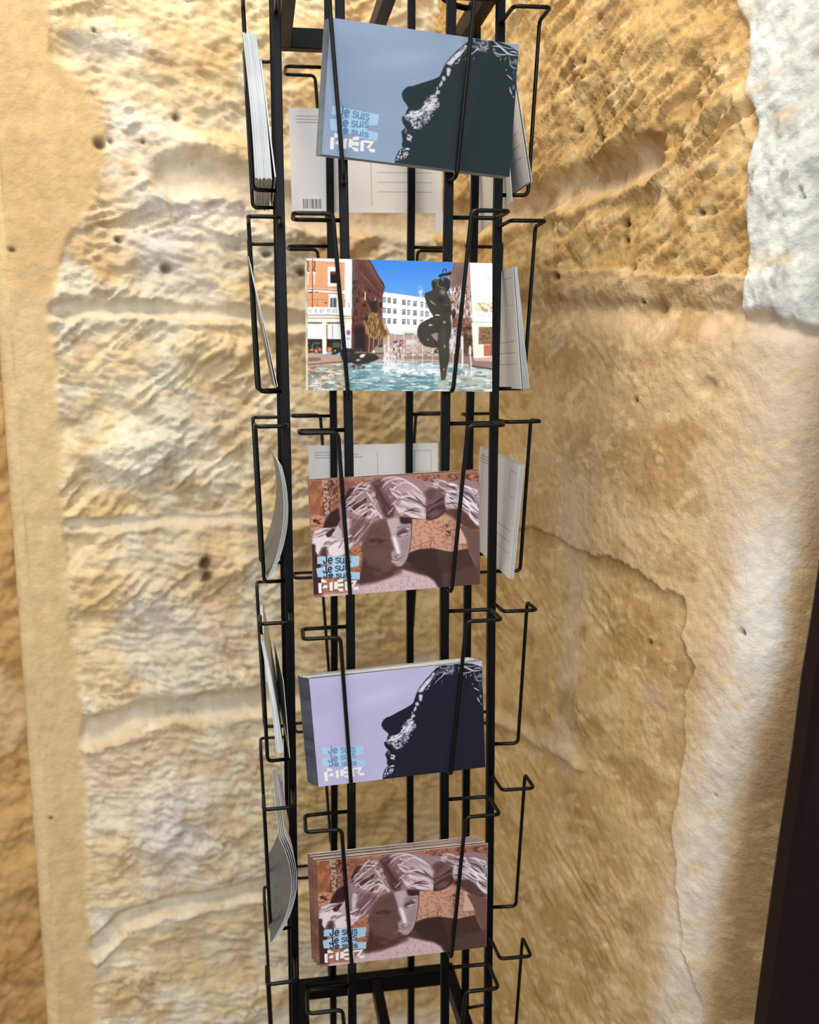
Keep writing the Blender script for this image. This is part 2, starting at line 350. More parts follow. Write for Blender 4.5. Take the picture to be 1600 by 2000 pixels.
    A.poly([(960,1390),(1010,1240),(1120,1060),(1180,980),(1320,950),(1440,900),(1500,1000),(1560,1100),(1580,1260),(1640,1480),(1600,1600),(1520,1700),(1500,1760),(1560,1860),(1400,1890),(1180,1900),(1060,1760),(1010,1560)], (104,78,74), 4)
    A.poly([(1000,1500),(1100,1700),(1400,1780),(1560,1800),(1700,1760),(1700,1830),(1300,1960),(900,2030),(960,1800)], (80,56,54), 8, .8)
    A.tex([(960,1390),(1180,980),(1440,900),(1580,1260),(1560,1860),(1180,1900)], (116,88,82), 22, 18, .45, .7, 6, .5)
    A.poly([(1090,1250),(1180,1220),(1350,1230),(1390,1270),(1290,1300),(1140,1290)], (70,46,44), 5, .7)
    A.line([(1120,1260),(1230,1290),(1340,1280),(1390,1250)], 16, (62,40,40), .8, 2); A.line([(1130,1370),(1240,1360),(1330,1320)], 20, (78,54,52), .6, 4)
    A.poly([(1130,1290),(1230,1260),(1300,1300),(1240,1340)], (112,84,78), 4, .6)
    A.line([(1500,1560),(1440,1540),(1400,1560)], 16, (70,48,46), .6, 4); A.poly([(1380,1640),(1500,1600),(1560,1640),(1480,1720)], (124,98,94), 8, .6)
    A.poly([(1180,1440),(1380,1400),(1480,1500),(1400,1600),(1200,1620)], (122,94,88), 22, .5)
    A.crop(770, 910, 8.889)
    A.poly([(-90,900),(130,860),(140,940),(330,960),(355,1150),(340,1290),(320,1420),(290,1540),(250,1650),(200,1700),(140,1715),(60,1690),(20,1620),(0,1560),(-10,1480),(40,1420),(90,1500),(40,1330),(-10,1180),(-40,1050)], (172,150,156), 3)
    A.poly([(130,860),(360,860),(355,990),(330,960),(240,980),(160,960)], (66,44,46), 3)
    A.poly([(-90,890),(60,860),(130,880),(120,1000),(60,1150),(0,1160)], (200,182,188), 6, .8)
    A.poly([(-20,1200),(40,1150),(100,1230),(150,1380),(175,1500),(120,1540),(80,1480),(30,1350)], (196,172,176), 6, .9); A.poly([(10,1190),(45,1175),(85,1240),(130,1390),(150,1480),(120,1515),(90,1470),(55,1350)], (246,232,236), 4)
    A.poly([(110,1090),(200,1040),(310,1050),(320,1080),(220,1110),(160,1140),(110,1170),(90,1140)], (120,96,100), 3, .9)
    A.poly([(230,1060),(320,1040),(300,1080)], (226,208,212), 2)
    A.poly([(90,1160),(140,1110),(210,1080),(300,1090),(270,1120),(180,1150)], (96,72,76), 5, .9); A.poly([(150,1160),(200,1130),(260,1125),(275,1150),(240,1185),(180,1190)], (186,164,170), 2); A.line([(100,1165),(150,1150),(200,1125),(270,1120)], 14, (60,40,44)); A.line([(110,1180),(180,1205),(250,1195),(280,1165)], 12, (72,50,54)); A.line([(100,1040),(180,1020),(260,1020),(320,1040)], 22, (128,104,108), .7, 5); A.line([(170,1210),(240,1205),(280,1185)], 18, (206,188,194), .7, 4)
    A.poly([(180,1230),(330,1200),(310,1380),(230,1500),(160,1400)], (160,138,146), 8, .8)
    A.line([(60,1545),(110,1580),(160,1560),(230,1510)], 14, (90,64,66)); A.line([(0,1615),(90,1600),(170,1560),(240,1500)], 22, (196,172,176), .9, 2)
    A.line([(0,1600),(80,1605),(150,1580),(235,1510)], 9, (84,58,60)); A.line([(60,1670),(130,1665),(200,1625)], 18, (132,106,108), .7, 4); A.line([(20,1640),(90,1650),(180,1640)], 26, (198,176,180), .9, 3)
    A.poly([(60,1685),(140,1665),(205,1655),(170,1705),(100,1712)], (196,172,176), 6, .8)
    A.line([(50,1530),(90,1520),(130,1505)], 18, (150,118,112)); A.line([(355,960),(350,1150),(325,1400),(280,1580),(200,1710)], 12, (56,36,38), .8, 2)
    # centre mass and right wave
    streaks([(-60,420),(0,200),(200,230),(420,300),(600,500),(600,650),(560,670),(360,580),(150,520),(-20,600)], HL, (140,112,116), 60, 12, 40)
    A.poly([(60,280),(230,240),(440,330),(590,510),(600,620),(560,640),(380,500),(200,440),(80,400)], (206,184,192), 8, .6)
    A.poly([(20,620),(160,560),(330,570),(500,660),(590,720),(615,840),(600,890),(540,895),(350,860),(240,800),(150,820),(120,760)], (214,192,200), 2)
    streaks([(20,620),(160,560),(330,570),(500,660),(590,720),(615,840),(540,895),(350,860),(150,820)], (234,216,222), HM, 60, 9, 25)
    for P in ([(230,690),(300,730),(420,710),(530,770)],[(200,770),(320,740),(430,750),(520,790)],[(260,510),(400,560),(560,650),(620,700)],[(410,500),(470,560),(560,620)],[(130,840),(240,870),(380,880),(540,905)]): A.line(P, 24, (84,58,62), .9, 2, True)
    for P in ([(350,800),(430,830),(580,870)],[(400,780),(500,800),(590,860)],[(90,310),(240,250),(400,320),(560,470)],[(140,540),(240,490),(380,510)],[(0,380),(80,320)],[(0,200),(140,190),(300,240)]): A.line(P, 30, (236,220,226), .85, 3, True)
    A.poly([(560,420),(640,370),(780,340),(900,420),(950,520),(930,560),(830,550),(700,660),(600,690),(620,560)], (104,78,80), 9)
    A.poly([(610,700),(720,650),(840,540),(950,540),(940,640),(960,760),(900,820),(820,880),(690,920),(600,905)], (84,58,56), 2)
    A.tex([(560,420),(780,340),(950,520),(940,640),(820,880),(610,880)], (128,100,102), 60, 12, .5, .66, 6, .7, ang=-30)
    A.line([(600,690),(700,650),(800,590),(900,520)], 16, (58,36,36), .9, 2)
    A.poly([(540,280),(660,230),(780,190),(860,210),(1000,290),(940,360),(800,310),(640,350),(570,420)], (158,130,134), 3)
    A.poly([(700,230),(830,200),(900,260),(760,290)], (112,84,88), 3, .8)
    streaks([(560,300),(700,220),(860,200),(1100,290),(1120,520),(950,480),(700,330)], (214,194,200), (92,66,70), 40, 9, 20)
    A.poly([(960,430),(1100,400),(1200,400),(1400,370),(1500,400),(1545,560),(1550,1030),(1490,1010),(1420,930),(1330,800),(1250,740),(1100,720),(950,680),(930,600)], (206,190,200), 3)
    streaks([(950,460),(1200,300),(1400,370),(1500,400),(1545,560),(1550,1030),(1420,930),(1300,780),(1100,720),(940,640)], (240,230,238), (140,118,128), 90, 9, 40)
    for P in ([(1210,430),(1300,450),(1390,490),(1440,580),(1480,640)],[(1240,480),(1330,560),(1410,620)],[(1010,460),(1080,470),(1130,500)],[(1390,760),(1440,830),(1530,910)],[(1480,480),(1495,510)],[(1520,650),(1530,690)],[(1060,350),(1150,400)],[(1220,600),(1300,680),(1370,720)],[(960,640),(1060,620),(1130,630)],[(1000,520),(1100,560)]): A.line(P, 26, (84,66,78), .9, 2, True)
    for P in ([(1220,520),(1320,610),(1400,720),(1520,800)],[(1370,780),(1420,900),(1530,990)],[(1210,320),(1330,350),(1420,390)],[(1420,640),(1500,720),(1540,760)],[(1000,280),(1100,310),(1180,340)],[(970,400),(1070,420),(1130,450)]): A.line(P, 34, (250,244,252), .9, 3, True)
    A.poly([(960,740),(1100,730),(1230,740),(1330,820),(1430,940),(1480,1010),(1545,1060),(1545,1090),(1400,1080),(1230,1000),(1100,860),(950,800)], (98,72,70), 3)
    A.crop(600, 910, 8.889); A.poly([(40,160),(1500,100),(3100,60),(3100,110),(1500,150),(40,200)], (176,126,104), 2, .6)
    A.c = 128+(A.c-128)*1.06; A.c += np.random.RandomState(4).randn(AH, AW, 1)*4
    A.crop(610, 1070, 13.333)
    logo(A, (48,40,66), (60,40,44), .95)
    return A

def art_fountain():
    Q = [(597,502),(963,513),(966,761),(600,761)]
    A = Art((104,164,226), Q, 21)
    yy, xx = np.mgrid[0:AH, 0:AW]
    t = (yy/330.)[..., None].clip(0, 1); A.c = (1-t)*np.array((58,128,222.))+t*np.array((122,180,238.))
    A.crop(590, 495, 8.421)
    # white building in the middle
    A.poly([(1310,610),(1600,650),(1610,655),(2060,712),(2200,740),(2200,1200),(1900,1330),(1310,1280)], (240,240,244))
    A.line([(1310,620),(1600,650),(2040,712)], 8, (150,170,190))
    for y0, s in ((700,.125),(872,.085),(1045,.04)):
        for k, x in enumerate((1330,1410,1505,1655,1740,1840,1960,2040)):
            y = y0+(x-1310)*s
            w = 62 if k not in (4, 6) else 52
            c = (66,66,80) if k in (1,2,3,5) else (140,140,152)
            A.rect(x, y, x+w, y+16, (70,62,70), .5); A.rect(x, y+22, x+w, y+88, (176,178,190), .5)
            for q in (.12,.42,.72): A.rect(x+w*q, y+24, x+w*(q+.16), y+86, c, .4)
    A.rect(1650,1250,2110,1300,(214,216,222),1); A.rect(1690,1290,1870,1390,(128,132,84),2)
    A.crop(590, 625, 8.421); A.poly([(820,225),(3200,215),(3200,700),(820,700)], (176,152,142), 2); A.crop(590, 495, 8.421)
    # left orange house
    A.poly([(55,70),(820,80),(830,1300),(60,1300)], (238,236,232))
    A.poly([(55,100),(700,140),(700,600),(600,590),(60,560)], (226,160,118), 1); A.poly([(60,600),(600,640),(700,650),(700,880),(60,860)], (222,158,112), 1)
    A.rect(700,70,825,1010,(250,252,253)); A.rect(150,80,165,880,(60,40,40),.5,.8); A.line([(55,100),(400,130),(700,150)], 10, (150,120,96), .5)
    for x in (80,190):
        A.rect(x-30,290,x+28,325,(238,226,214),1); A.rect(x-18,325,x+14,500,(232,206,184),1); A.line([(x,120),(x+5,190),(x-8,250),(x+10,280)], 22, (70,52,66), .85, 2)
    A.rect(415,205,600,525,(250,248,246),1); A.rect(455,285,580,475,(30,14,18),1); A.rect(460,285,580,330,(108,58,60),1)
    A.rect(430,640,600,880,(246,244,240),1); A.rect(455,715,560,875,(82,92,100),1); A.rect(490,715,510,875,(160,165,165),1)
    A.line([(60,575),(300,580),(600,605)], 12, (58,44,48)); A.line([(60,560),(600,585)], 8, (250,245,240)); A.line([(430,640),(600,648)], 9, (70,60,64))
    A.line([(80,740),(420,740)], 5, (140,90,60)); A.line([(240,740),(240,860)], 5, (120,70,50)); A.line([(360,790),(400,800)], 16, (80,50,40)); A.line([(60,700),(150,870),(60,860)], 6, (150,90,60), .7); A.line([(180,740),(240,860)], 5, (150,90,60), .7)
    A.line([(100,625),(140,630)], 16, (50,30,40)); A.line([(215,615),(245,618)], 14, (50,30,40))
    A.rect(60,870,830,990,(240,242,246),1)
    for x in (90,120,200,225,280,305,335,400,425,450,490,520,555): A.rect(x,890,x+10,965,(134,146,160),.6)
    A.line([(640,750),(740,750)], 5, (90,90,100)); A.rect(700,755,706,860,(120,120,130)); A.rect(670,755,675,860,(120,120,130)); A.line([(760,790),(780,860)], 20, (130,140,110), .7)
    A.line([(60,1000),(400,995),(620,1005),(850,1020)], 12, (84,70,66)); A.rect(60,1020,840,1060,(238,220,196),1); A.line([(60,1048),(640,1050),(840,1052)], 9, (90,78,74))
    A.rect(60,1060,830,1120,(238,236,224),1); A.rect(62,1110,320,1140,(112,102,90),1); A.rect(395,1110,640,1140,(112,102,90),1)
    # shaded street facade
    A.poly([(820,75),(1095,85),(1150,170),(1240,330),(1350,470),(1365,550),(1330,700),(1330,1300),(820,1300)], (96,56,48), 1)
    A.poly([(820,75),(870,80),(870,1000),(820,1010)], (90,84,80), 1)
    A.poly([(1000,85),(1095,85),(1365,540),(1330,560),(1150,330)], (112,74,56), 2, .9); A.line([(1095,88),(1150,170),(1240,330),(1365,545)], 16, (34,30,48))
    A.line([(930,280),(1080,430),(1240,600),(1320,680)], 12, (134,92,84), .9); A.line([(900,90),(900,900)], 9, (126,84,76), .8)
    for x, y in ((970,160),(1030,230),(1085,300),(1130,370),(1175,430),(1220,500),(1255,560)): A.line([(x,y),(x+4,y+100)], 22, (62,46,56), .9)
    A.tex([(830,400),(1330,700),(1330,1300),(830,1300)], (56,28,28), 10, 22, .5, .6, 2); A.tex([(850,400),(1330,700),(1330,1200),(850,1200)], (132,84,72), 8, 14, .6, .68, 2, .7)
    A.rect(1030,615,1050,750,(214,200,186)); A.rect(1205,710,1218,760,(200,180,170)); A.poly([(1090,760),(1240,780),(1240,900),(1120,880)], (40,28,30), 4, .9)
    A.crop(590, 625, 8.421)
    A.rect(820,50,1340,520,(56,26,26),3,.8); A.rect(870,100,1050,500,(36,20,24),4,.9); A.rect(835,60,860,500,(98,48,42),2)
    A.poly([(1030,80),(1150,-60),(1250,-100),(1340,0),(1430,180),(1440,260),(1300,280),(1100,240)], (134,102,60), 6, .7)
    A.tex([(1010,0),(1150,-150),(1280,-120),(1400,100),(1470,200),(1440,300),(1250,300),(1060,240)], (176,140,84), 5, 26, .45, .6, 3, .9, ang=12); A.tex([(1010,0),(1280,-120),(1470,200),(1250,300),(1060,240)], (84,56,36), 5, 26, .5, .6, 3, .8, ang=-12)
    for P in ([(1105,500),(1115,300),(1090,150)],[(1180,450),(1185,280)],[(1265,380),(1265,280)],[(1300,350),(1300,270)]): A.line(P, 16, (168,142,118), .9)
    for x in (910,960,990): A.line([(x,500),(x,450)], 7, (110,120,130))
    A.rect(62,55,640,300,(226,230,236),1); A.rect(325,40,400,540,(246,240,222),1); A.rect(690,30,808,450,(246,246,242),1); A.line([(495,60),(500,290)], 8, (90,90,90)); A.rect(390,60,412,300,(128,112,90),1)
    A.rect(72,295,325,530,(46,26,30),1); A.rect(395,295,640,500,(40,22,28),1)
    A.tex([(72,340),(325,340),(325,530),(72,530)], (70,92,64), 12, 12, .5, .6, 2); A.poly([(490,370),(540,340),(620,350),(650,400),(620,440),(500,440)], (66,92,56), 3); A.tex([(72,430),(325,430),(325,530),(400,530),(72,560)], (220,130,90), 7, 9, .58, .64, 1); A.poly([(400,430),(480,430),(490,490),(420,520)], (214,140,100), 4)
    A.poly([(760,130),(795,165),(800,210),(760,240),(730,210),(728,165)], (196,130,190), 1); A.poly([(762,150),(782,180),(770,220),(745,215),(745,170)], (96,66,160), 2, .8); A.rect(735,265,790,305,(180,180,205),1); A.line([(760,305),(762,440)], 6, (150,150,160))
    A.poly([(75,560),(480,530),(640,560),(680,660),(80,740)], (178,152,138), 1); A.poly([(85,600),(300,600),(300,650),(85,670)], (128,106,90), 1); A.poly([(80,705),(400,675),(680,655),(680,680),(400,700),(80,735)], (112,62,52), 1)
    A.poly([(860,500),(1320,520),(2200,500),(3200,520),(3200,760),(1280,660),(1280,640)], (148,124,116), 1)
    A.poly([(1145,490),(1200,440),(1260,380),(1360,360),(1360,520),(1160,530)], (150,140,126), 2); A.poly([(1240,420),(1290,380),(1340,370),(1340,425)], (60,58,62), 1); A.line([(1170,525),(1350,525)], 14, (30,24,26)); A.dot(1190,500,24,(230,220,190))
    # water
    W = [(80,735),(500,700),(760,690),(1280,650),(1900,650),(2300,670),(2700,690),(3180,760),(3220,1160),(60,1160)]
    A.poly(W, (140,172,178), 1); A.poly([(80,735),(500,700),(700,690),(740,1160),(60,1160)], (190,172,148), 12, .9); A.poly([(2300,760),(3200,800),(3220,1160),(2300,1160)], (196,190,172), 18, .7)
    A.poly([(80,735),(400,710),(690,700),(690,800),(400,850),(80,800)], (176,140,112), 8, .7)
    A.tex(W, (92,124,134), 46, 8, .5, .6, 0, .75); A.tex(W, (226,236,236), 36, 6, .55, .66, 0, .8); A.tex([(80,760),(700,760),(740,1160),(60,1160)], (126,98,78), 26, 8, .55, .62, 3, .8)
    A.tex([(760,800),(2200,830),(2200,1160),(760,1160)], (70,118,132), 60, 9, .52, .6, 2, .6)
    A.line([(1280,640),(1600,635),(1900,632),(2250,640),(2500,680),(2800,730),(3180,790)], 16, (206,176,168)); A.line([(1280,680),(1800,670),(2250,680)], 8, (110,84,80)); A.poly([(2780,700),(3180,760),(3180,790),(2780,735)], (106,78,68), 1)
    for x in (1960,2100,2230,2370,2480): A.line([(x-280,552),(x-220,556)], 18, (226,206,198), .8)
    A.poly([(1340,790),(1600,820),(2000,830),(2280,840),(2280,740),(1900,730),(1400,720)], (222,228,240), 12, .6); A.tex([(1320,760),(2300,780),(2300,880),(1340,860)], (246,248,252), 14, 8, .4, .6, 6)
    # right side
    A.crop(780, 495, 8.421)
    A.poly([(930,130),(1180,140),(1240,1180),(860,1180),(760,700),(870,600),(800,380)], (176,150,142), 1)
    A.poly([(900,170),(950,130),(1120,140),(1090,420),(880,560),(850,480),(830,370)], (134,108,104), 2); A.line([(930,150),(880,290),(830,370)], 12, (90,80,96))
    for x in (900,940,980,1020,1060): A.line([(x+20,220),(x,520)], 14, (96,72,80), .8)
    A.line([(880,590),(980,520),(1090,420)], 12, (106,84,90)); A.tex([(780,620),(1100,480),(1200,560),(1230,1100),(880,1100)], (96,70,66), 9, 20, .52, .62, 2); A.tex([(780,620),(1100,480),(1200,560),(1230,1100),(880,1100)], (238,228,228), 8, 24, .55, .65, 2)
    A.poly([(885,940),(900,890),(940,910),(945,1020),(920,1080),(890,1060)], (56,36,40), 2); A.poly([(1005,640),(1060,640),(1050,810),(1005,800)], (216,224,236), 1)
    A.poly([(1170,130),(1560,150),(1570,1180),(1230,1180),(1200,700)], (252,252,252), 1); A.tex([(1440,360),(1520,360),(1520,480),(1440,480)], (236,180,164), 10, 10, .4, .6, 3, .6)
    A.poly([(1230,780),(1550,780),(1550,950),(1250,950)], (236,222,196), 4, .8); A.tex([(1250,800),(1550,800),(1550,940),(1250,940)], (170,136,86), 12, 10, .55, .66, 3, .8); A.line([(1230,720),(1550,720)], 6, (170,200,206), .7)
    for x in (1320,1350,1400,1440,1490,1520): A.line([(x,970),(x-4,1020)], 9, (150,170,180), .8)
    A.line([(1170,1105),(1560,1110)], 12, (176,172,160))
    A.crop(780, 625, 8.421)
    A.poly([(890,-50),(1200,-60),(1240,560),(1080,560),(960,260),(900,120)], (108,76,68), 3); A.tex([(900,-50),(1200,-60),(1200,300),(960,260)], (190,140,130), 7, 8, .5, .6, 2, .7); A.tex([(1080,100),(1230,60),(1240,560),(1090,500)], (70,52,40), 9, 20, .45, .55, 2)
    A.poly([(1210,30),(1560,40),(1570,620),(1250,600)], (244,242,228), 1); A.rect(1330,95,1560,370,(150,118,88),1); A.tex([(1330,95),(1560,95),(1560,370),(1330,370)], (110,88,62), 6, 6, .5, .6); A.rect(1415,380,1520,560,(192,112,86),1); A.rect(1520,300,1560,560,(140,110,80),1); A.line([(1340,90),(1560,90)], 8, (120,110,100)); A.rect(1340,370,1415,560,(244,240,220),1); A.poly([(1250,600),(1570,570),(1570,650),(1270,640)], (206,176,164),1)
    A.tex([(100,300),(350,300),(660,420),(660,540),(0,560),(0,300)], (206,190,188), 10, 8, .5, .6, 4, .8); A.rect(120,300,310,370,(222,224,234),6,.8); A.tex([(0,300),(110,300),(110,440),(0,440)], (120,40,70), 7, 7, .5, .58, 2)
    # jets
    J = (236,226,236)
    for x, y0, y1, w in ((90,130,800,10),(245,60,850,9),(405,390,820,9),(570,440,820,9),(912,120,820,14)):
        A.line([(x,y0),(x,y1)], w, J, .85, 1.5)
    for P, w in (([(1050,250),(1062,400),(1068,560),(1064,740)],34),([(1190,400),(1195,540),(1210,700),(1215,850)],26),([(1190,430),(1190,520)],46),([(1055,260),(1058,440)],44)): A.line(P, w, J, .85, 3)
    A.tex([(850,100),(970,100),(970,560),(850,560)], (226,220,240), 8, 12, .4, .55, 4, .85); A.tex([(1030,720),(1240,820),(1240,900),(1050,880)], (240,244,248), 10, 8, .4, .6, 5)
    A.crop(590, 625, 8.421)
    for x, y0, w in ((1370,380,26),(1435,240,30),(1480,420,14),(1540,80,14),(1500,480,12),(1590,300,12),(1400,500,10),(1650,420,9)):
        A.line([(x,y0),(x+4,y0+200),(x+2,790)], w*.6, J, .75, 2.5); A.tex([(x-22,y0),(x+24,y0),(x+26,760),(x-24,760)], J, 5, 14, .48, .6, 2, .8)
    A.tex([(1480,300),(1640,300),(1640,520),(1480,520)], (50,40,60), 8, 10, .55, .62, 3, .8)
    A.crop(780, 495, 8.421); A.tex([(330,520),(400,520),(410,750),(310,750)], (232,216,226), 8, 14, .35, .6, 5, .8)
    # reclining bronze figure
    A.crop(590, 625, 8.421); B = (44,42,40)
    A.poly([(475,530),(520,490),(620,460),(640,500),(560,545),(500,555)], B, 1); A.poly([(620,470),(720,440),(830,450),(870,520),(860,620),(830,680),(730,690),(660,640),(630,550)], (36,42,46), 1)
    A.poly([(830,530),(960,520),(1100,520),(1220,545),(1290,600),(1230,640),(1100,690),(900,715),(830,690)], (50,44,38), 1)
    A.poly([(950,570),(990,540),(1060,540),(1020,590),(970,600)], (232,234,230), 2); A.poly([(880,640),(930,622),(980,635),(920,655)], (214,212,204), 2); A.dot(540,485,12,(230,225,215)); A.poly([(740,480),(790,470),(800,560),(760,640),(735,600)], (66,76,88), 6, .6)
    A.tex([(800,700),(1150,700),(1100,780),(820,780)], (86,62,60), 12, 8, .5, .6, 3)
    # standing bronze figure on one leg
    A.crop(780, 495, 8.421); B = (58,56,48)
    A.line([(720,300),(740,250),(775,255),(780,290)], 16, (40,36,38)); A.line([(680,355),(730,340),(800,330),(850,310)], 50, (36,38,36)); A.line([(690,370),(700,350)], 30, (36,36,40))
    A.poly([(545,440),(575,415),(650,412),(720,385),(800,385),(850,430),(855,500),(840,570),(800,620),(830,700),(850,760),(880,850),(870,960),(860,1040),(870,1180),(700,1200),(360,1180),(440,1110),(560,1055),(575,1010),(520,930),(460,800),(430,700),(430,640),(470,620),(540,600),(560,560),(540,510)], B, 1)
    A.poly([(550,450),(600,425),(620,470),(590,560),(560,540)], (44,42,38), 2); A.poly([(660,420),(760,390),(840,440),(840,540),(760,580),(660,500)], (44,46,40), 3)
    A.poly([(680,590),(740,580),(780,620),(750,670),(690,640)], (150,146,134), 6, .8); A.line([(650,420),(640,500),(700,540),(760,550)], 12, (130,126,110), .9, 3); A.dot(725,415,13,(170,170,158),.9,8); A.dot(600,435,11,(140,138,130),.8,8)
    A.line([(510,750),(560,790),(610,825)], 22, (168,164,152), .9, 4, True); A.line([(600,990),(690,995)], 22, (214,212,204), .95, 4, True); A.line([(720,1105),(800,1105)], 26, (214,212,204), .95, 5, True)
    A.poly([(640,700),(740,680),(740,790),(660,800)], (38,34,32), 8, .8); A.line([(740,830),(840,820)], 16, (110,104,96), .8, 3, True); A.poly([(740,860),(860,860),(850,940),(740,940)], (44,40,38), 8, .7); A.line([(840,570),(870,580)], 16, (220,218,220))
    A.crop(780, 625, 8.421)
    A.poly([(340,60),(420,0),(560,-70),(860,-60),(880,100),(870,230),(840,330),(850,500),(845,640),(810,780),(800,900),(775,960),(715,950),(700,800),(680,640),(670,430),(560,430),(430,400),(360,330),(310,220),(315,130)], B, 1)
    A.poly([(540,215),(620,185),(665,185),(655,290),(640,330),(600,290)], (150,132,128), 1)
    A.poly([(600,480),(640,440),(670,440),(670,510),(590,520)], (62,48,42), 2); A.dot(650,480,12,(230,210,190),.9,3)
    A.line([(500,60),(560,58)], 34, (196,192,182), .95, 6, True); A.dot(760,12,18,(200,198,190),.9,9); A.dot(490,298,12,(166,162,152),.9,9); A.line([(765,380),(770,430)], 30, (196,192,180), .9, 6, True); A.line([(755,770),(768,790)], 24, (206,196,182), .9, 4, True)
    A.poly([(690,120),(760,60),(800,300),(780,520),(760,640),(740,420),(700,300)], (84,80,68), 14, .7); A.poly([(640,80),(700,-20),(690,120),(670,400),(650,200)], (40,38,34), 8, .5); A.line([(600,300),(640,400),(660,430)], 14, (34,32,30), .8, 4); A.poly([(725,800),(790,800),(780,940),(725,940)], (98,72,48), 4, .8); A.line([(740,960),(800,1080)], 14, (120,110,96), .6, 4)
    return A

def art_back(shift=0):
    A = Art((247,247,252), [(0,0),(148,0),(148,105),(0,105)], 31)
    A.crop(0, 0, 1)
    g = (150,150,158)
    r = random.Random(9)
    for k, L in enumerate((46,56,60)):
        x = 7.0
        while x < L:
            w = r.uniform(.5, 1.5); A.line([(x, 8+k*3.0), (x+w, 8+k*3.0)], .8, (110,110,120), .6); x += w+r.uniform(.25, .9)
    A.line([(78,10),(78,98)], .5, g, .9)
    for y in (63,73,83): A.line([(84,y),(138,y)], .5, g, .95)
    A.rect(120,8,121,32,g); A.rect(120,8,140,8.6,g,0,.7); A.rect(139.5,8,140,32,g,0,.7); A.rect(120,31.5,140,32,g,0,.7)
    x = 11.0
    while x < 29:
        w = r.choice((.35,.5,.8)); A.rect(x, 91, x+w, 101, (70,70,76)); x += w+r.choice((.4,.55,.8))
    return A
# ---------------------------------------------------------------- stone walls
K = np.array([.44, 13.6])                        # far corner of the niche, plan view
dL = np.array([-4.84, -1.9]); dL /= np.hypot(*dL)
dR = np.array([2.83, -5.15]); dR /= np.hypot(*dR)
nL = np.array([-dL[1]*-1, dL[0]*1.0]); nL = np.array([1.9, -4.84])/5.2
nR = np.array([-5.15, -2.83])/5.876
def onwall(px, py, d, n, K0=None):
    K0 = K if K0 is None else K0
    r = ray(px, py); t = (K0@n)/(r[:2]@n); P = r*t
    return np.array([(P[:2]-K0)@d, P[2]])
def seg_dist(S, Z, pts):
    D = np.full(S.shape, 1e9); sgn = np.zeros(S.shape)
    for a, b in zip(pts[:-1], pts[1:]):
        d = b-a; t = np.clip(((S-a[0])*d[0]+(Z-a[1])*d[1])/(d@d), 0, 1)
        dx, dz = S-a[0]-t*d[0], Z-a[1]-t*d[1]; q = np.hypot(dx, dz)
        s_ = np.where(d[0]*dz-d[1]*dx > 0, 1, -1)*(1 if d[0] > 0 else -1)
        m = q < D; D = np.where(m, q, D); sgn = np.where(m, s_, sgn)
    return D, sgn
def sm(x, a, b): t = np.clip((x-a)/(b-a), 0, 1); return t*t*(3-2*t)
def noise2(S, Z, cs, cz, seed, o=4, ang=0, ridged=False):
    t = math.radians(ang); A_ = S*math.cos(t)+Z*math.sin(t); B_ = -S*math.sin(t)+Z*math.cos(t)
    tot = 0; out = 0; am = 1
    for k in range(o):
        r = np.random.RandomState(seed+k*31); g = r.rand(256, 256)
        x = A_/cs+97.3; y = B_/cz+61.7; xi = np.floor(x).astype(int); yi = np.floor(y).astype(int)
        fx = x-xi; fy = y-yi; fx = fx*fx*(3-2*fx); fy = fy*fy*(3-2*fy); xi &= 255; yi &= 255; x1 = (xi+1) & 255; y1 = (yi+1) & 255
        v = (g[yi, xi]*(1-fx)+g[yi, x1]*fx)*(1-fy)+(g[y1, xi]*(1-fx)+g[y1, x1]*fx)*fy
        if ridged: v = 1-abs(2*v-1)
        out = out+am*v; tot += am; am *= .52; cs /= 2.03; cz /= 2.03
    return out/tot
def inside(S, Z, P):
    m = np.zeros(S.shape, bool)
    for i in range(len(P)):
        a, b = P[i], P[(i+1) % len(P)]
        if a[1] == b[1]: continue
        m ^= ((Z < a[1]) != (Z < b[1])) & (S < (b[0]-a[0])*(Z-a[1])/(b[1]-a[1])+a[0])
    return m
def mixc(c, col, m): return c*(1-m[..., None])+lin(col)*m[..., None]
def zlist(): return np.concatenate([np.linspace(-17.4, -12, 40)[:-1], np.linspace(-12, 7.0, 760), np.linspace(7.0, 13, 40)[1:]])

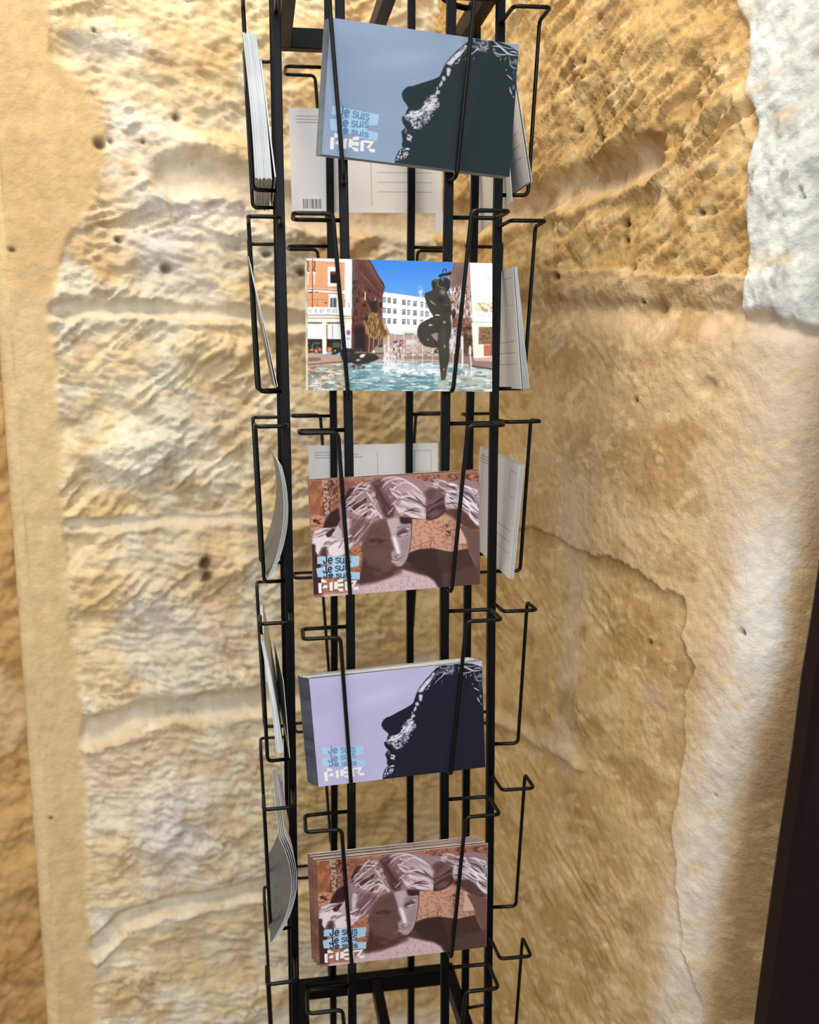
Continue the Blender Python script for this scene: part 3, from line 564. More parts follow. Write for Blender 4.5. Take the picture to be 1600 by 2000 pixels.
def left_wall():
    Lp = lambda pts: [onwall(x, y, dL, nL) for x, y in pts]
    zs = zlist(); s_ar = onwall(42, 900, dL, nL)[0]
    ss = np.linspace(0, s_ar, 250); S, Z = np.meshgrid(ss, zs)
    warp = (noise2(S, Z, .5, .5, 5, 3)-.5)*.16
    S2, Z2 = S+warp, Z+(noise2(S, Z, .5, .5, 9, 3)-.5)*.16
    # smooth margin along the outer arris
    edge = Lp([(200,-60),(98,0),(98,120),(150,150),(175,190),(200,250),(192,310),(180,390),(112,520),(100,600),(110,800),(125,1000),(135,1200),(160,1400),(170,1600),(172,1830),(182,2000),(190,2200)])
    ez = np.array([p[1] for p in edge])[::-1]; es = np.array([p[0] for p in edge])[::-1]
    es_z = np.interp(Z2, ez, es); rough = 1-sm(S2, es_z-.06, es_z+.05)
    low = sm(Z, -3.6, -2.6)                   # hewn stones above, smoother faces further down
    H = np.zeros(S.shape); joint = np.zeros(S.shape)
    J = [([(330,345),(400,335),(470,355),(540,395),(640,420),(860,430)], .26, .10), ([(60,612),(130,606),(250,604),(360,614),(520,618),(700,640),(860,650)], .13, .10),
         ([(60,1015),(170,1022),(260,1016),(400,1012),(560,1010),(860,1000)], .10, .07), ([(60,1440),(190,1425),(260,1395),(330,1388),(430,1380),(530,1362),(700,1330),(860,1290)], .19, .10),
         ([(60,1880),(180,1850),(240,1800),(330,1770),(520,1735),(700,1690),(860,1640)], .15, .12)]
    for pts, wd, dep in J:
        D, sg = seg_dist(S2, Z2, Lp(pts)); jf = .08+.92*rough; m = (1-sm(D, wd*.55, wd*1.25))*jf; joint = np.maximum(joint, m); 
        H -= dep*jf*(1-sm(D, wd*.2, wd*1.3)); H += .05*np.exp(-((D*sg+wd*1.1)/.07)**2)*rough
    R = rough*(1-.92*joint)
    a1 = noise2(S2, Z2, .9, .55, 21, 5, ang=14); a2 = noise2(S2, Z2, .55, .12, 44, 3, ang=-38, ridged=True); a3 = noise2(S2, Z2, .5, .11, 47, 3, ang=-22, ridged=True)
    a4 = noise2(S2, Z2, .16, .10, 61, 3, ridged=True)
    a5 = noise2(S2, Z2, .5, .13, 49, 3, ang=48, ridged=True)
    up = sm(Z2, 1.0, 1.6); bm = .25+1.1*sm(noise2(S, Z, .7, .6, 88, 3), .4, .65)
    H += R*((a1-.5)*.40*(.5+.5*low)+(a3*up+(a2*low+a5*(1-low))*(1-up)-.5)*.13*(.55+.45*low)*bm+(a4-.5)*.045*bm)
    H += (noise2(S, Z, .3, .5, 77, 4)-.5)*.05+R*(noise2(S2, Z2, .32, .07, 83, 3, ang=12, ridged=True)-.5)*.05
    # pits
    pits = [(190,281,9,.10),(210,276,6,.05),(185,62,4,.06),(280,532,24,.12),(328,524,9,.10),(515,490,7,.10),(275,278,4,.05),(228,472,7,.05),(400,1095,9,.12),(408,1125,8,.10),(585,530,7,.08),(350,230,8,.06),(630,480,6,.05),(250,65,3,.05),(22,485,6,.04),(100,1600,4,.03)]
    dark = np.zeros(S.shape)
    for x, y, r, d in pits:
        c = onwall(x, y, dL, nL); e = onwall(x+r, y, dL, nL); rr = abs(e[0]-c[0])*1.1
        q = np.exp(-(((S2-c[0])**2+(Z2-c[1])**2)/rr**2)**1.5); H -= d*q; dark = np.maximum(dark, q*(.8 if r < 12 else .15))
    C = np.ones(S.shape+(3,))*lin((226,206,166))
    C = mixc(C, (236,226,204), sm(noise2(S, Z, 1.3, .9, 101, 4, ang=20), .45, .62)*rough*.9)
    C = mixc(C, (206,176,126), sm(noise2(S, Z, .8, .6, 131, 5), .52, .68)*.75)
    C = mixc(C, (216,210,194), sm(noise2(S, Z, .9, .7, 151, 4), .5, .64)*rough*.8)
    for x, y, rx, ry, col, a in ((310,480,60,45,(218,212,216),.9),(260,260,50,40,(228,220,214),.7),(330,420,80,60,(214,204,190),.6),(320,860,60,260,(206,204,186),.7),(350,1620,70,130,(218,212,214),.8),(300,1170,60,80,(212,200,186),.6),
                                  (230,110,120,60,(224,212,190),.6),(440,1560,70,160,(206,198,172),.7),(420,1150,40,160,(190,148,104),.5),(250,690,60,60,(228,196,140),.6),(140,330,50,80,(206,168,118),.7),(230,1480,80,110,(214,184,146),.6),
                                  (430,1830,110,130,(196,180,150),.5),(450,760,60,100,(204,180,140),.6),(640,1500,120,300,(206,186,140),.7),(760,900,120,200,(206,178,118),.8),(640,200,150,150,(232,204,142),.6),(400,400,150,30,(226,218,210),.8),(770,1500,110,500,(204,178,120),.7)):
        c = onwall(x, y, dL, nL); rs = abs(onwall(x+rx, y, dL, nL)[0]-c[0]); rz = abs(onwall(x, y+ry, dL, nL)[1]-c[1])
        C = mixc(C, col, np.exp(-(((S2-c[0])/rs)**2+((Z2-c[1])/rz)**2))*a)
    C = mixc(C, (218,192,146), (1-rough)*.85)
    C = mixc(C, (202,172,124), (1-rough)*(.35+.5*sm(Z, .5, 1.8))*(.6+.4*sm(noise2(S, Z, .5, .9, 171, 4), .4, .6)))
    C = mixc(C, (184,150,104), sm(noise2(S, Z, .35, .3, 181, 5), .56, .70)*.45*rough)
    C = mixc(C, (216,204,182), joint*.75)
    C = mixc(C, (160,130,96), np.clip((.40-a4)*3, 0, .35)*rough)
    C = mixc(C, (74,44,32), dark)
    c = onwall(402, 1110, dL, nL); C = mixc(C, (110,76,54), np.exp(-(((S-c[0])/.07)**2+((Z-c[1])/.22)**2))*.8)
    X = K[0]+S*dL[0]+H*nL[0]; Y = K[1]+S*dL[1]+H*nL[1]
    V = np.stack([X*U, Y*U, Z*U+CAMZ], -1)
    # arris, reveal and recessed side wall
    ex = []; ec = []
    for k in range(1, 140):
        if k <= 14:
            t = k/14*math.pi/2; rr = .16; s2 = s_ar+rr*math.sin(t); h2 = -rr*(1-math.cos(t))
        elif k <= 40: s2 = s_ar+.16; h2 = -.16-(k-14)*.03
        else: s2 = s_ar+.16+(k-40)*.022; h2 = -.94
        zz = zs; SS = np.full(zz.shape, s2); hh = h2+(noise2(SS, zz, .5, .8, 301, 4, ang=30)-.5)*(.04 if k < 41 else .30)+(noise2(SS, zz, .14, .14, 307, 3)-.5)*(.01 if k < 41 else .08)
        ex.append(np.stack([(K[0]+s2*dL[0]+hh*nL[0])*U, (K[1]+s2*dL[1]+hh*nL[1])*U, zz*U+CAMZ], -1))
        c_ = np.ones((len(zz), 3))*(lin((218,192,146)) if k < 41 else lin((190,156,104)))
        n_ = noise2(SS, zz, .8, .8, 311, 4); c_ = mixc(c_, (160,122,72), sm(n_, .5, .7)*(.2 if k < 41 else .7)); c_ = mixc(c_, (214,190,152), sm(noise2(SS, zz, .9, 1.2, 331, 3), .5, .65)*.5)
        ec.append(c_)
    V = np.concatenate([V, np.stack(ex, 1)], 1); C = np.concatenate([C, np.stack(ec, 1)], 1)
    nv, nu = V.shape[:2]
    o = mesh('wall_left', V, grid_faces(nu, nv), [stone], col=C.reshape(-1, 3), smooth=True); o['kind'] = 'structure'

def right_wall():
    Rp = lambda pts: [onwall(x, y, dR, nR) for x, y in pts]
    zs = zlist(); s_end = onwall(1600, 700, dR, nR)[0]+1.2
    ss = np.linspace(0, s_end, 380); S, Z = np.meshgrid(ss, zs)
    S2 = S+(noise2(S, Z, .5, .5, 15, 3)-.5)*.18; Z2 = Z+(noise2(S, Z, .5, .5, 19, 3)-.5)*.18
    H = np.zeros(S.shape)
    # big lower stone with a dressed face, hewn field above
    top = Rp([(860,420),(1000,425),(1130,385),(1260,310),(1400,250)])
    def band(pts, wlo, whi): D, sg = seg_dist(S2, Z2, Rp(pts)); return D, sg
    D1, s1 = band([(860,436),(930,432),(1000,415),(1080,375),(1180,345),(1265,305)], 0, 0)
    j1 = 1-sm(D1, .10, .26); H -= .14*(1-sm(D1, .02, .30)); H += .07*np.exp(-((D1*s1+.24)/.07)**2)
    D2, s2_ = band([(860,640),(1060,602),(1200,612),(1340,612),(1460,608),(1600,645)], 0, 0)
    below = (s2_ < 0); H -= .10*np.exp(-(D2/.16)**2); 
    D3, s3 = band([(860,1360),(1000,1425),(1060,1462),(1120,1497)], 0, 0)
    j3 = (1-sm(D3, .0, .35))*(s3 > 0); H += .10*np.exp(-((D3*s3-.08)/.10)**2)
    D4, s4 = band([(1118,970),(1122,1150),(1110,1300),(1100,1490)], 0, 0); j4 = 1-sm(D4, .12, .25); 
    smooth_poly = Rp([(1140,1075),(1200,1085),(1260,1110),(1300,1145),(1345,1160),(1352,1200),(1345,1240),(1370,1300),(1350,1360),(1345,1440),(1335,1500),(1325,1600),(1330,1720),(1338,1850),(1362,1950),(1375,2100),(1800,2300),(1800,560),(700,500),(700,1000),(1090,1040)])
    face = inside(S2, Z2, smooth_poly).astype(float)
    up = sm(D2*s2_, -.1, .12)
    R = (.30+.70*up)*(1-.9*j1)*(1-.85*j3)*(1-.9*j4)*(1-.45*face)
    H += face*.07
    a1 = noise2(S2, Z2, .9, .5, 221, 5, ang=24); a2 = noise2(S2, Z2, .7, .11, 244, 3, ang=30, ridged=True); a3 = noise2(S2, Z2, .7, .12, 249, 3, ang=-35, ridged=True); a4 = noise2(S2, Z2, .15, .09, 261, 3, ang=20, ridged=True)
    bm = .2+1.1*sm(noise2(S, Z, .8, .6, 288, 3), .4, .65)
    a6 = noise2(S2, Z2, .30, .05, 281, 3, ang=27, ridged=True); a7 = noise2(S, Z, .06, .06, 291, 2)
    H += (R*((a1-.5)*.30+(a2*up+a3*(1-up)-.5)*.12*bm+(a4-.5)*.04*bm+(a6-.5)*.05*(.4+.6*up))+(noise2(S, Z, 1.4, 1.6, 271, 2)-.5)*.16+(a7-.5)*.012)*(1-.5*sm(S, 5.0, 5.8)*(1-up))
    # plastered patch at the top right
    pl = Rp([(1455,-200),(1462,0),(1480,60),(1472,180),(1482,230),(1466,340),(1470,480),(1462,540),(1448,606),(1520,612),(1600,645),(1900,700),(1900,-300)])
    P = inside(S+(noise2(S, Z, .30, .30, 400, 5)-.5)*.16, Z+(noise2(S, Z, .2, .2, 405, 4)-.5)*.12, pl).astype(float)
    P2 = P
    for _ in range(2): P2 = (P2+np.roll(P2, 1, 1)+np.roll(P2, -1, 1)+np.roll(P2, 1, 0)+np.roll(P2, -1, 0))/5
    H = H*(1-.75*P2)+.08*P2+P2*(noise2(S, Z, .12, .18, 411, 5)-.5)*.07
    D5, _ = band([(1452,195),(1447,235),(1455,270),(1470,285),(1480,250)], 0, 0); H += .04*np.exp(-(D5/.03)**2)
    dark = np.zeros(S.shape)
    for x, y, r, d in ((1177,271,6,.12),(1130,255,6,.06),(1210,437,7,.12),(1230,528,8,.12),(1093,540,6,.10),(1285,606,9,.06),(1254,590,5,.05),(1248,782,5,.06),(1380,260,4,.06),(1402,280,3,.05),(1395,415,9,.07),(1376,416,6,.05),(1145,122,6,.06),(1573,372,4,.08),(1577,384,4,.08),(1461,1234,5,.10),(1388,756,17,.04),(1517,107,2,.03),(1545,150,2,.03),(1270,1255,5,.03),(1212,470,6,.04),(1401,1552,2,.04),(1540,420,3,.02),(1510,385,3,.03)):
        c = onwall(x, y, dR, nR); rr = abs(onwall(x+r, y, dR, nR)[0]-c[0])*1.0; rz = abs(onwall(x, y+r, dR, nR)[1]-c[1])
        q = np.exp(-((((S-c[0])/rr)**2+((Z-c[1])/rz)**2))**1.5); H -= d*q; dark = np.maximum(dark, q*(.85 if r < 8 else .2))
    # outer arris: the stone bulges, then turns away into the reveal
    ar = Rp([(1660,-200),(1640,300),(1610,600),(1592,800),(1572,1000),(1550,1150),(1535,1300),(1490,1450),(1450,1560),(1420,1700),(1395,1850),(1372,2000),(1360,2150)])
    az = np.array([p[1] for p in ar])[::-1]; as_ = np.array([p[0] for p in ar])[::-1]
    ea = np.interp(Z, az, as_); q = S-ea
    bend = np.where(q > -.5, (q+.5)**2*.5*(q < .0)+(q >= 0)*(.125+q*.62), 0)
    keep = 1-sm(q, -.2, .1)*.6
    H = H*keep-bend
    C = np.ones(S.shape+(3,))*lin((210,176,120))
    C = mixc(C, (192,156,100), sm(noise2(S, Z, .9, .7, 501, 5), .48, .66)*.8)
    C = mixc(C, (226,198,148), sm(noise2(S, Z, .6, .3, 521, 4, ang=25), .55, .68)*.7)
    C = mixc(C, (212,184,144), sm(q, -2.2, -.6)*(1-up)*.8); C = mixc(C, (218,188,148), face*.75*sm(S, 1.5, 3.6))
    C = mixc(C, (214,190,160), np.clip(j1+j3*.9+j4*.8, 0, 1)*.8)
    ql = noise2(S, Z, .25, .35, 641, 4)*.3-.15; C = mixc(C, (250,252,252), sm(q+ql, -.85, -.42)*(1-sm(q+ql*.4, -.16, .02))*(1-up)*(.50+.50*np.exp(-((Z+2.25)/.9)**2))*sm(-Z, .6, 1.6)); C = mixc(C, (188,160,118), sm(q, -.05, .10)*(1-up))  # window sheen along the arris and shade on the reveal, painted into the colour
    C = mixc(C, (212,184,150), np.exp(-(D2/.22)**2)*sm(S, 1.0, 3.0)*.7)
    for x, y, rx, ry, col, a in ((1420,1250,60,160,(224,196,164),.6),(1560,640,90,80,(214,208,200),.7),(1545,850,80,190,(216,204,188),.8),(1440,950,70,120,(222,202,172),.6),(1250,860,120,60,(186,152,104),.6),(1120,720,80,120,(196,164,114),.6),(1150,870,60,60,(168,134,84),.5),(1230,900,40,60,(172,136,86),.5),(1275,1360,22,22,(198,170,150),.9),(1500,700,90,80,(216,198,176),.5),(1430,40,60,60,(214,170,110),.5),(1180,500,100,60,(186,148,88),.5)):
        c = onwall(x, y, dR, nR); rs = abs(onwall(x+rx, y, dR, nR)[0]-c[0]); rz = abs(onwall(x, y+ry, dR, nR)[1]-c[1])
        C = mixc(C, col, np.exp(-(((S2-c[0])/rs)**2+((Z2-c[1])/rz)**2))*a)
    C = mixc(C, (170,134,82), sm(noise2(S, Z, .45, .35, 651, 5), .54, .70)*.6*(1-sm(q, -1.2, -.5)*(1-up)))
    C = mixc(C, (232,206,160), sm(noise2(S2, Z2, .22, .09, 661, 4, ang=25), .60, .72)*.6)
    white = np.ones(S.shape+(3,))*lin((222,228,226)); white = mixc(white, (184,182,178), sm(noise2(S, Z, .35, .5, 601, 5), .50, .64)*.75); white = mixc(white, (150,146,142), sm(noise2(S, Z, .09, .14, 607, 3), .66, .76)*.7); white = mixc(white, (238,244,242), sm(noise2(S, Z, .7, .9, 609, 3), .5, .7)*.6); white = mixc(white, (226,206,176), sm(noise2(S, Z, .5, .3, 621, 4), .6, .7)*.6)
    C = C*(1-P2[..., None])+white*P2[..., None]
    C = mixc(C, (236,214,176), np.exp(-((P2-.5)/.25)**2)*.5)
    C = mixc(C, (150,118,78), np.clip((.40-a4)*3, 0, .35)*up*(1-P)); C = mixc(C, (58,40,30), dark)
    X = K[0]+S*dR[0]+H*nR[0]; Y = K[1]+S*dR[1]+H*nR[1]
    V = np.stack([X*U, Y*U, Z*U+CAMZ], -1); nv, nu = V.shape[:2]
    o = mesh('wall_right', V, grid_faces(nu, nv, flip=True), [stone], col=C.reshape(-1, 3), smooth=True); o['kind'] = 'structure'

stone = mat('limestone', attr='Col', rough=.9, spec=.2, noise=(70, .10), bump=((160, .0012), (600, .0004)))
left_wall(); right_wall()
def box(name, c0, c1, m, parent=None, kind=None):
    x0, y0, z0 = c0; x1, y1, z1 = c1
    V = [(x0,y0,z0),(x1,y0,z0),(x1,y1,z0),(x0,y1,z0),(x0,y0,z1),(x1,y0,z1),(x1,y1,z1),(x0,y1,z1)]
    o = mesh(name, V, [(3,2,1,0),(4,5,6,7),(0,1,5,4),(1,2,6,5),(2,3,7,6),(3,0,4,7)], [m], parent=parent)
    if kind: o['kind'] = kind
    return o
flagst = mat('flagstone', (150,126,94), rough=.8, noise=(9, .3), bump=((40, .003),))
box('floor', (-1.2, -1.6, -.06), (1.6, 1.6, 0), flagst, kind='structure')

# dark door leaf at the right edge
def door():
    P = [ray(x, y) for x, y in ((1618,1300),(1600,1345),(1556,1660),(1508,2005),(1480,2200))]
    dk = mat('dark_door_wood', (22,7,12), rough=.5, spec=.15, noise=(30, .2))
    rows = []
    for r in [(1700, 600)]+[(1655,1000),(1618,1240),(1600,1345),(1580,1500),(1556,1660),(1530,1840),(1508,2005),(1490,2150),(1475,2290)]:
        p = ray(*r); t = 6.9/p[1]; rows.append(p*t)
    rows = [np.array([rows[0][0], 6.9, 8.0])]+rows+[np.array([rows[-1][0]-.05, 6.9, -17.4])]
    V = []; n = len(rows); prof = [(0, 0), (-.03, .08), (-.03, .30), (0, .38), (3.4, .38), (3.4, 0)]
    for r in rows:
        for a, b in prof: V.append(W3((r[0]+a+ .02, r[1]+b, r[2])))
    V = np.array(V).reshape(n, len(prof), 3); m = len(prof); Fq = []
    for i in range(n-1):
        for j in range(m): Fq.append((i*m+j, i*m+(j+1) % m, (i+1)*m+(j+1) % m, (i+1)*m+j))
    Fq += [(0, 1, 2, 3), (0, 3, 4, 5), ((n-1)*m+3, (n-1)*m+2, (n-1)*m+1, (n-1)*m), ((n-1)*m+5, (n-1)*m+4, (n-1)*m+3, (n-1)*m)]
    o = mesh('door_1', V.reshape(-1, 3), Fq, [dk]); o['kind'] = 'structure'
door()

# ---------------------------------------------------------------- the rack
CX, CY, TH, A_, B_ = -.25767, 10.0, .15902, 1.05059, .47431
LX, LY = .0104, -.00404
Z0, HS = 1.40111, 1.88632
ct, st = math.cos(TH), math.sin(TH)
FACE = {}
for k, (nx, ny) in {'front': (0, -1), 'right': (1, 0), 'back': (0, 1), 'left': (-1, 0)}.items():
    n = np.array([nx*ct-ny*st, nx*st+ny*ct]); u = np.array([-n[1], n[0]]); FACE[k] = (u, n)
BOW = {('left', 1): [(2.957,.002),(1.3,.005),(-.65,.025),(-2.6,.025),(-4.7,.016),(-6.97,.007)], ('front', -1): [(3.2,-.042),(1.5,-.021),(-.62,.006),(-2.5,.006),(-4.5,-.002),(-6.6,-.012)],
       ('front', 1): [(3.27,.007),(1.5,-.011),(-.64,-.028),(-2.5,-.023),(-4.6,-.01),(-6.7,.01)], ('right', 1): [(1.78,.01),(-.76,-.022),(-3,-.024),(-5.4,-.016),(-7.6,-.001)],
       ('right', -1): [(3.5,.025),(1.6,.025),(-.7,.015),(-2.7,.016),(-4.9,.033),(-7.2,.04)], ('back', -1): [(1.98,-.01),(-.79,-.034),(-3.1,-.02),(-5.6,-.018),(-7.4,-.004)],
       ('back', 1): [(1.85,.026),(-.77,.036),(-3.1,.016),(-5.5,-.011),(-7.4,-.051)], ('left', -1): [(0, 0)]}
def fp(face, u, n, z, s=None):       # a point given on one face of the rack
    uu, nn = FACE[face]; p = np.array([CX, CY])+uu*u+nn*(A_+n)
    b = 0
    if s is not None:
        q = BOW[(face, s)]; b = np.interp(-z, [-a for a, _ in q], [v for _, v in q])
    return np.array([p[0]+LX*z+b, p[1]+LY*z, z])
def tube(pts, r, name, m, parent, seg=8, bend=.055):
    P = [np.array(p, float) for p in pts]; path = [P[0]]
    for i in range(1, len(P)-1):
        a, b, c = P[i-1:i+2]; la, lc = np.linalg.norm(a-b), np.linalg.norm(c-b); k = min(bend, la*.45, lc*.45)
        p0 = b+(a-b)/la*k; p2 = b+(c-b)/lc*k
        for t in np.linspace(0, 1, 6): path.append((1-t)**2*p0+2*t*(1-t)*b+t*t*p2)
    path.append(P[-1]); path = np.array([W3(p) for p in path]); n = len(path)
    T = np.gradient(path, axis=0); T /= np.linalg.norm(T, axis=1)[:, None]
    N = np.cross(T[0], (0, 0, 1.0)); N = N if np.linalg.norm(N) > .1 else np.cross(T[0], (1., 0, 0)); N /= np.linalg.norm(N); V = []
    for i in range(n):
        N = N-T[i]*(N@T[i]); N /= np.linalg.norm(N); Bn = np.cross(T[i], N)
        for k in range(seg): V.append(path[i]+r*U*(N*math.cos(2*math.pi*k/seg)+Bn*math.sin(2*math.pi*k/seg)))
    Fq = [(i*seg+k, i*seg+(k+1) % seg, (i+1)*seg+(k+1) % seg, (i+1)*seg+k) for i in range(n-1) for k in range(seg)]
    for k in range(1, seg//2): Fq += [(0, (seg-k) % seg if k > 1 else seg-1, seg-k-1, 0)][:0]
    e = (n-1)*seg
    for k in range(0, seg-2, 2): Fq += [(0, (k+3) % seg if k+3 < seg else seg-1, k+2, k+1)] if k+3 <= seg-1 else []
    for k in range(0, seg-2, 2): Fq += [(e, e+k+1, e+k+2, e+k+3)] if k+3 <= seg-1 else []
    return mesh(name, V, Fq, [m], smooth=True, parent=parent)
metal = mat('black_powder_coat', (2,4,9), rough=.42, spec=.14, noise=(60, .3), bump=((260, .00012),))
wire_m = mat('black_wire', (3,4,7), rough=.36, spec=.26, noise=(90, .3), bump=((420, .0001),))
rack = bpy.data.objects.new('postcard_rack', None); sc.collection.objects.link(rack); rack.location = (CX*U, CY*U, 0)
bpy.context.view_layer.update()
tag(rack, 'tall black metal spinner rack with wire pockets holding postcards, standing in the stone corner', 'postcard rack')
def prism(path, hu, hn, uu, nn, name, parent):
    V = []
    for p in path:
        for a, b in ((-1,-1),(1,-1),(1,1),(-1,1)): V.append(W3((p[0]+uu[0]*a*hu+nn[0]*b*hn, p[1]+uu[1]*a*hu+nn[1]*b*hn, p[2])))
    n = len(path); Fq = [(i*4+k, i*4+(k+1) % 4, (i+1)*4+(k+1) % 4, (i+1)*4+k) for i in range(n-1) for k in range(4)]+[(3,2,1,0), tuple((n-1)*4+k for k in range(4))]
    o = mesh(name, V, Fq, [metal], parent=parent); bv = o.modifiers.new('bevel', 'BEVEL'); bv.width = .0006; bv.segments = 2; return o
for face in FACE:
    for s in (-1, 1):
        zz = np.linspace(5.6, -15.6, 24); prism([fp(face, s*B_, 0, z, s) for z in zz], .041, .041, *FACE[face], 'post', rack)
def bar(a, b, wd, ht, name):
    a, b = np.array(a), np.array(b); d = b-a; d = d/np.linalg.norm(d); sd = np.cross(d, (0, 0, 1.)); sd /= np.linalg.norm(sd); V = []
    for p in (a, b):
        for q, r in ((-1,-1),(1,-1),(1,1),(-1,1)): V.append(W3(p+sd*q*wd/2+np.array((0, 0, r*ht/2))))
    o = mesh(name, V, [(0,1,5,4),(1,2,6,5),(2,3,7,6),(3,0,4,7),(3,2,1,0),(4,5,6,7)], [metal], parent=rack); bv = o.modifiers.new('bevel', 'BEVEL'); bv.width = .0008; bv.segments = 2
def square(z, h, wd, ht, name):
    for i, f in enumerate(('front', 'right', 'back', 'left')):
        e = h-A_; q = h-(wd/2 if i % 2 else -wd/2)
        bar(fp(f, -q, e, z), fp(f, q, e, z), wd, ht, name)
square(3.52, .93, .13, .21, 'top_frame_bar'); square(-7.55, .93, .13, .22, 'bottom_frame_bar'); square(-15.5, .93, .13, .2, 'base_frame_bar')
for z in (3.52, -7.55, -15.5): bar(fp('front', 0, -.12-.07, z), fp('back', 0, -.12-.07, z), .12, .18, 'cross_bar')
tube([fp('front', 0, -A_, 3.5), fp('front', 0, -A_, 6.2)], .035, 'spindle', metal, rack)
tube([fp('front', 0, -A_, -17.3), fp('front', 0, -A_, -15.4)], .09, 'spindle', metal, rack)
for k in range(4):
    a = TH+.4+k*math.pi/2; tube([(CX, CY, -16.6), (CX+1.7*math.cos(a), CY+1.7*math.sin(a), -17.25)], .07, 'foot', metal, rack)
arc = [ray(x, y)*(d/ray(x, y)[1]) for x, y, d in ((838,-40,10.0),(862,-6,10.05),(882,8,10.15),(905,15,10.2),(938,19,10.25))]
tube(arc, .03, 'curved_brace', metal, rack, bend=.2)
HZ = {('front', -1): -.04, ('front', 1, 2): .06, ('front', 1, 4): .04}
NT = {('front', -1): .36, ('front', 1): .41, ('right', -1): .35, ('right', 1): .35, ('left', 1): .30, ('left', -1): .30, ('back', 1): .30, ('back', -1): .30}
for face in FACE:
    for s in (-1, 1):
        for i in range(-1, 5):
            z = Z0-HS*i; nt_ = NT[(face, s)]
            nb = .30 if face == 'right' else .25; z += HZ.get((face, s, i), HZ.get((face, s), 0)); drop = 1.575; g = lambda u, n, zz: fp(face, s*u, n, zz, s)
            sp_ = .46; w0 = .043
            tube([g(B_+.03, .0, z), g(B_+sp_, .01, z), g(B_+sp_+.01, nt_, z), g(B_+.13, nt_, z), g(B_+.02, nb, z-drop), g(B_-.005, .03, z-drop)], .0195, 'pocket_wire', wire_m, rack)

# ---------------------------------------------------------------- postcards
paper = mat('postcard_paper', (244,242,238), rough=.55, spec=.3, noise=(40, .03))
edge = mat('postcard_edge', (216,222,226), rough=.7, noise=(25, .12))
printed = mat('printed_card', attr='Col', rough=.5, spec=.12)
backprint = mat('printed_card_back', attr='Col', rough=.6, spec=.3)
def plainprint(name, col): return mat(name, col, rough=.35, noise=(120, .4))
P_dark = plainprint('card_slate_print_shade', (70,76,84)); P_brown = plainprint('card_print_brown', (120,80,66)); P_lil = plainprint('card_print_lilac', (196,190,224)); P_tan = plainprint('card_print_sand', (190,176,150))
def card(name, face, u, n, zb, w=1.72, h=1.22, roll=0, tilt=0, yaw=0, curl=0, curlu=0, th=.0052, front=None, back=None, face_mat=None, label='', group=None, rr=0, slide=0):
    uu, nn = FACE[face]; c, s_ = math.cos(yaw), math.sin(yaw)
    u3 = np.array([uu[0]*c+nn[0]*s_*-1, uu[1]*c-nn[1]*s_, 0]); n3 = np.array([nn[0]*c+uu[0]*s_, nn[1]*c+uu[1]*s_, 0]); z3 = np.array([0, 0, 1.])
    v3 = z3*math.cos(tilt)-n3*math.sin(tilt); nz = n3*math.cos(tilt)+z3*math.sin(tilt)
    U2 = u3*math.cos(roll)+v3*math.sin(roll); V2 = -u3*math.sin(roll)+v3*math.cos(roll)
    o = fp(face, u, n, zb)
    def surf(nx, ny, off):
        a, b = np.meshgrid(np.linspace(0, 1, nx), np.linspace(0, 1, ny)); a = a[..., None]; b = b[..., None]
        P = o+U2*(a-.5)*w+V2*b*h+nz*(curl*4*b*(1-b)+curlu*4*a*(1-a)+off)
        P = P*U; P[..., 2] += CAMZ; return P.reshape(-1, 3)
    V = []; Fq = []; mi = []; col = []; base = 0
    hi = (444, 315); lo = (13, 13)
    for off, art, idx, flip in ((th/2, front, 0, False), (-th/2, back, 1, True)):
        nx, ny = hi if art is not None else lo
        V.append(surf(nx, ny, off)); q = grid_faces(nx, ny, base, flip); Fq.append(q); mi += [idx]*len(q)
        if art is not None:
            img = art[::-1] if idx == 0 else art[::-1, ::-1]; col.append(img.reshape(-1, 3))
        else: col.append(np.ones((nx*ny, 3))*.8)
        base += nx*ny
    a, b = surf(13, 13, th/2).reshape(13, 13, 3), surf(13, 13, -th/2).reshape(13, 13, 3)
    for A1, B1 in ((a[0], b[0]), (b[-1], a[-1]), (b[:, 0], a[:, 0]), (a[:, -1], b[:, -1])):
        V.append(np.concatenate([B1, A1])); k = len(A1); i = np.arange(k-1)+base; Fq.append(np.stack([i, i+1, i+1+k, i+k], 1)); mi += [2]*(k-1); base += 2*k; col.append(np.ones((2*k, 3))*.8)
    fm = printed if front is not None else (face_mat or P_dark); bm = backprint if back is not None else paper
    ob = mesh(name, np.concatenate(V), np.concatenate(Fq), [fm, bm, edge], mi=mi, col=np.concatenate(col) if (front is not None or back is not None) else None, smooth=False, loc=W3(o))
    tag(ob, label, 'postcard', group); return ob
def stack(nc, label, group, face, u, n, zb, gap=.0062, ju=.012, jz=.012, seed=1, du=0, **kw):
    # the cards behind a front card: each one an object of its own; du shears the pile sideways
    R = random.Random(seed); t0 = kw.pop('tilt', 0); r0_ = kw.pop('roll', 0); extra = kw.pop('gaps', {}); dt = kw.pop('dtilt', 0); off = 0
    for k in range(nc):
        off += gap+extra.get(k, 0)
        card('postcard', face, u+du*(k+1)+R.uniform(-ju, ju), n-off, zb+R.uniform(-jz, jz), roll=r0_+R.uniform(-.004, .004), tilt=t0+dt*k, label=label, group=group, **kw)

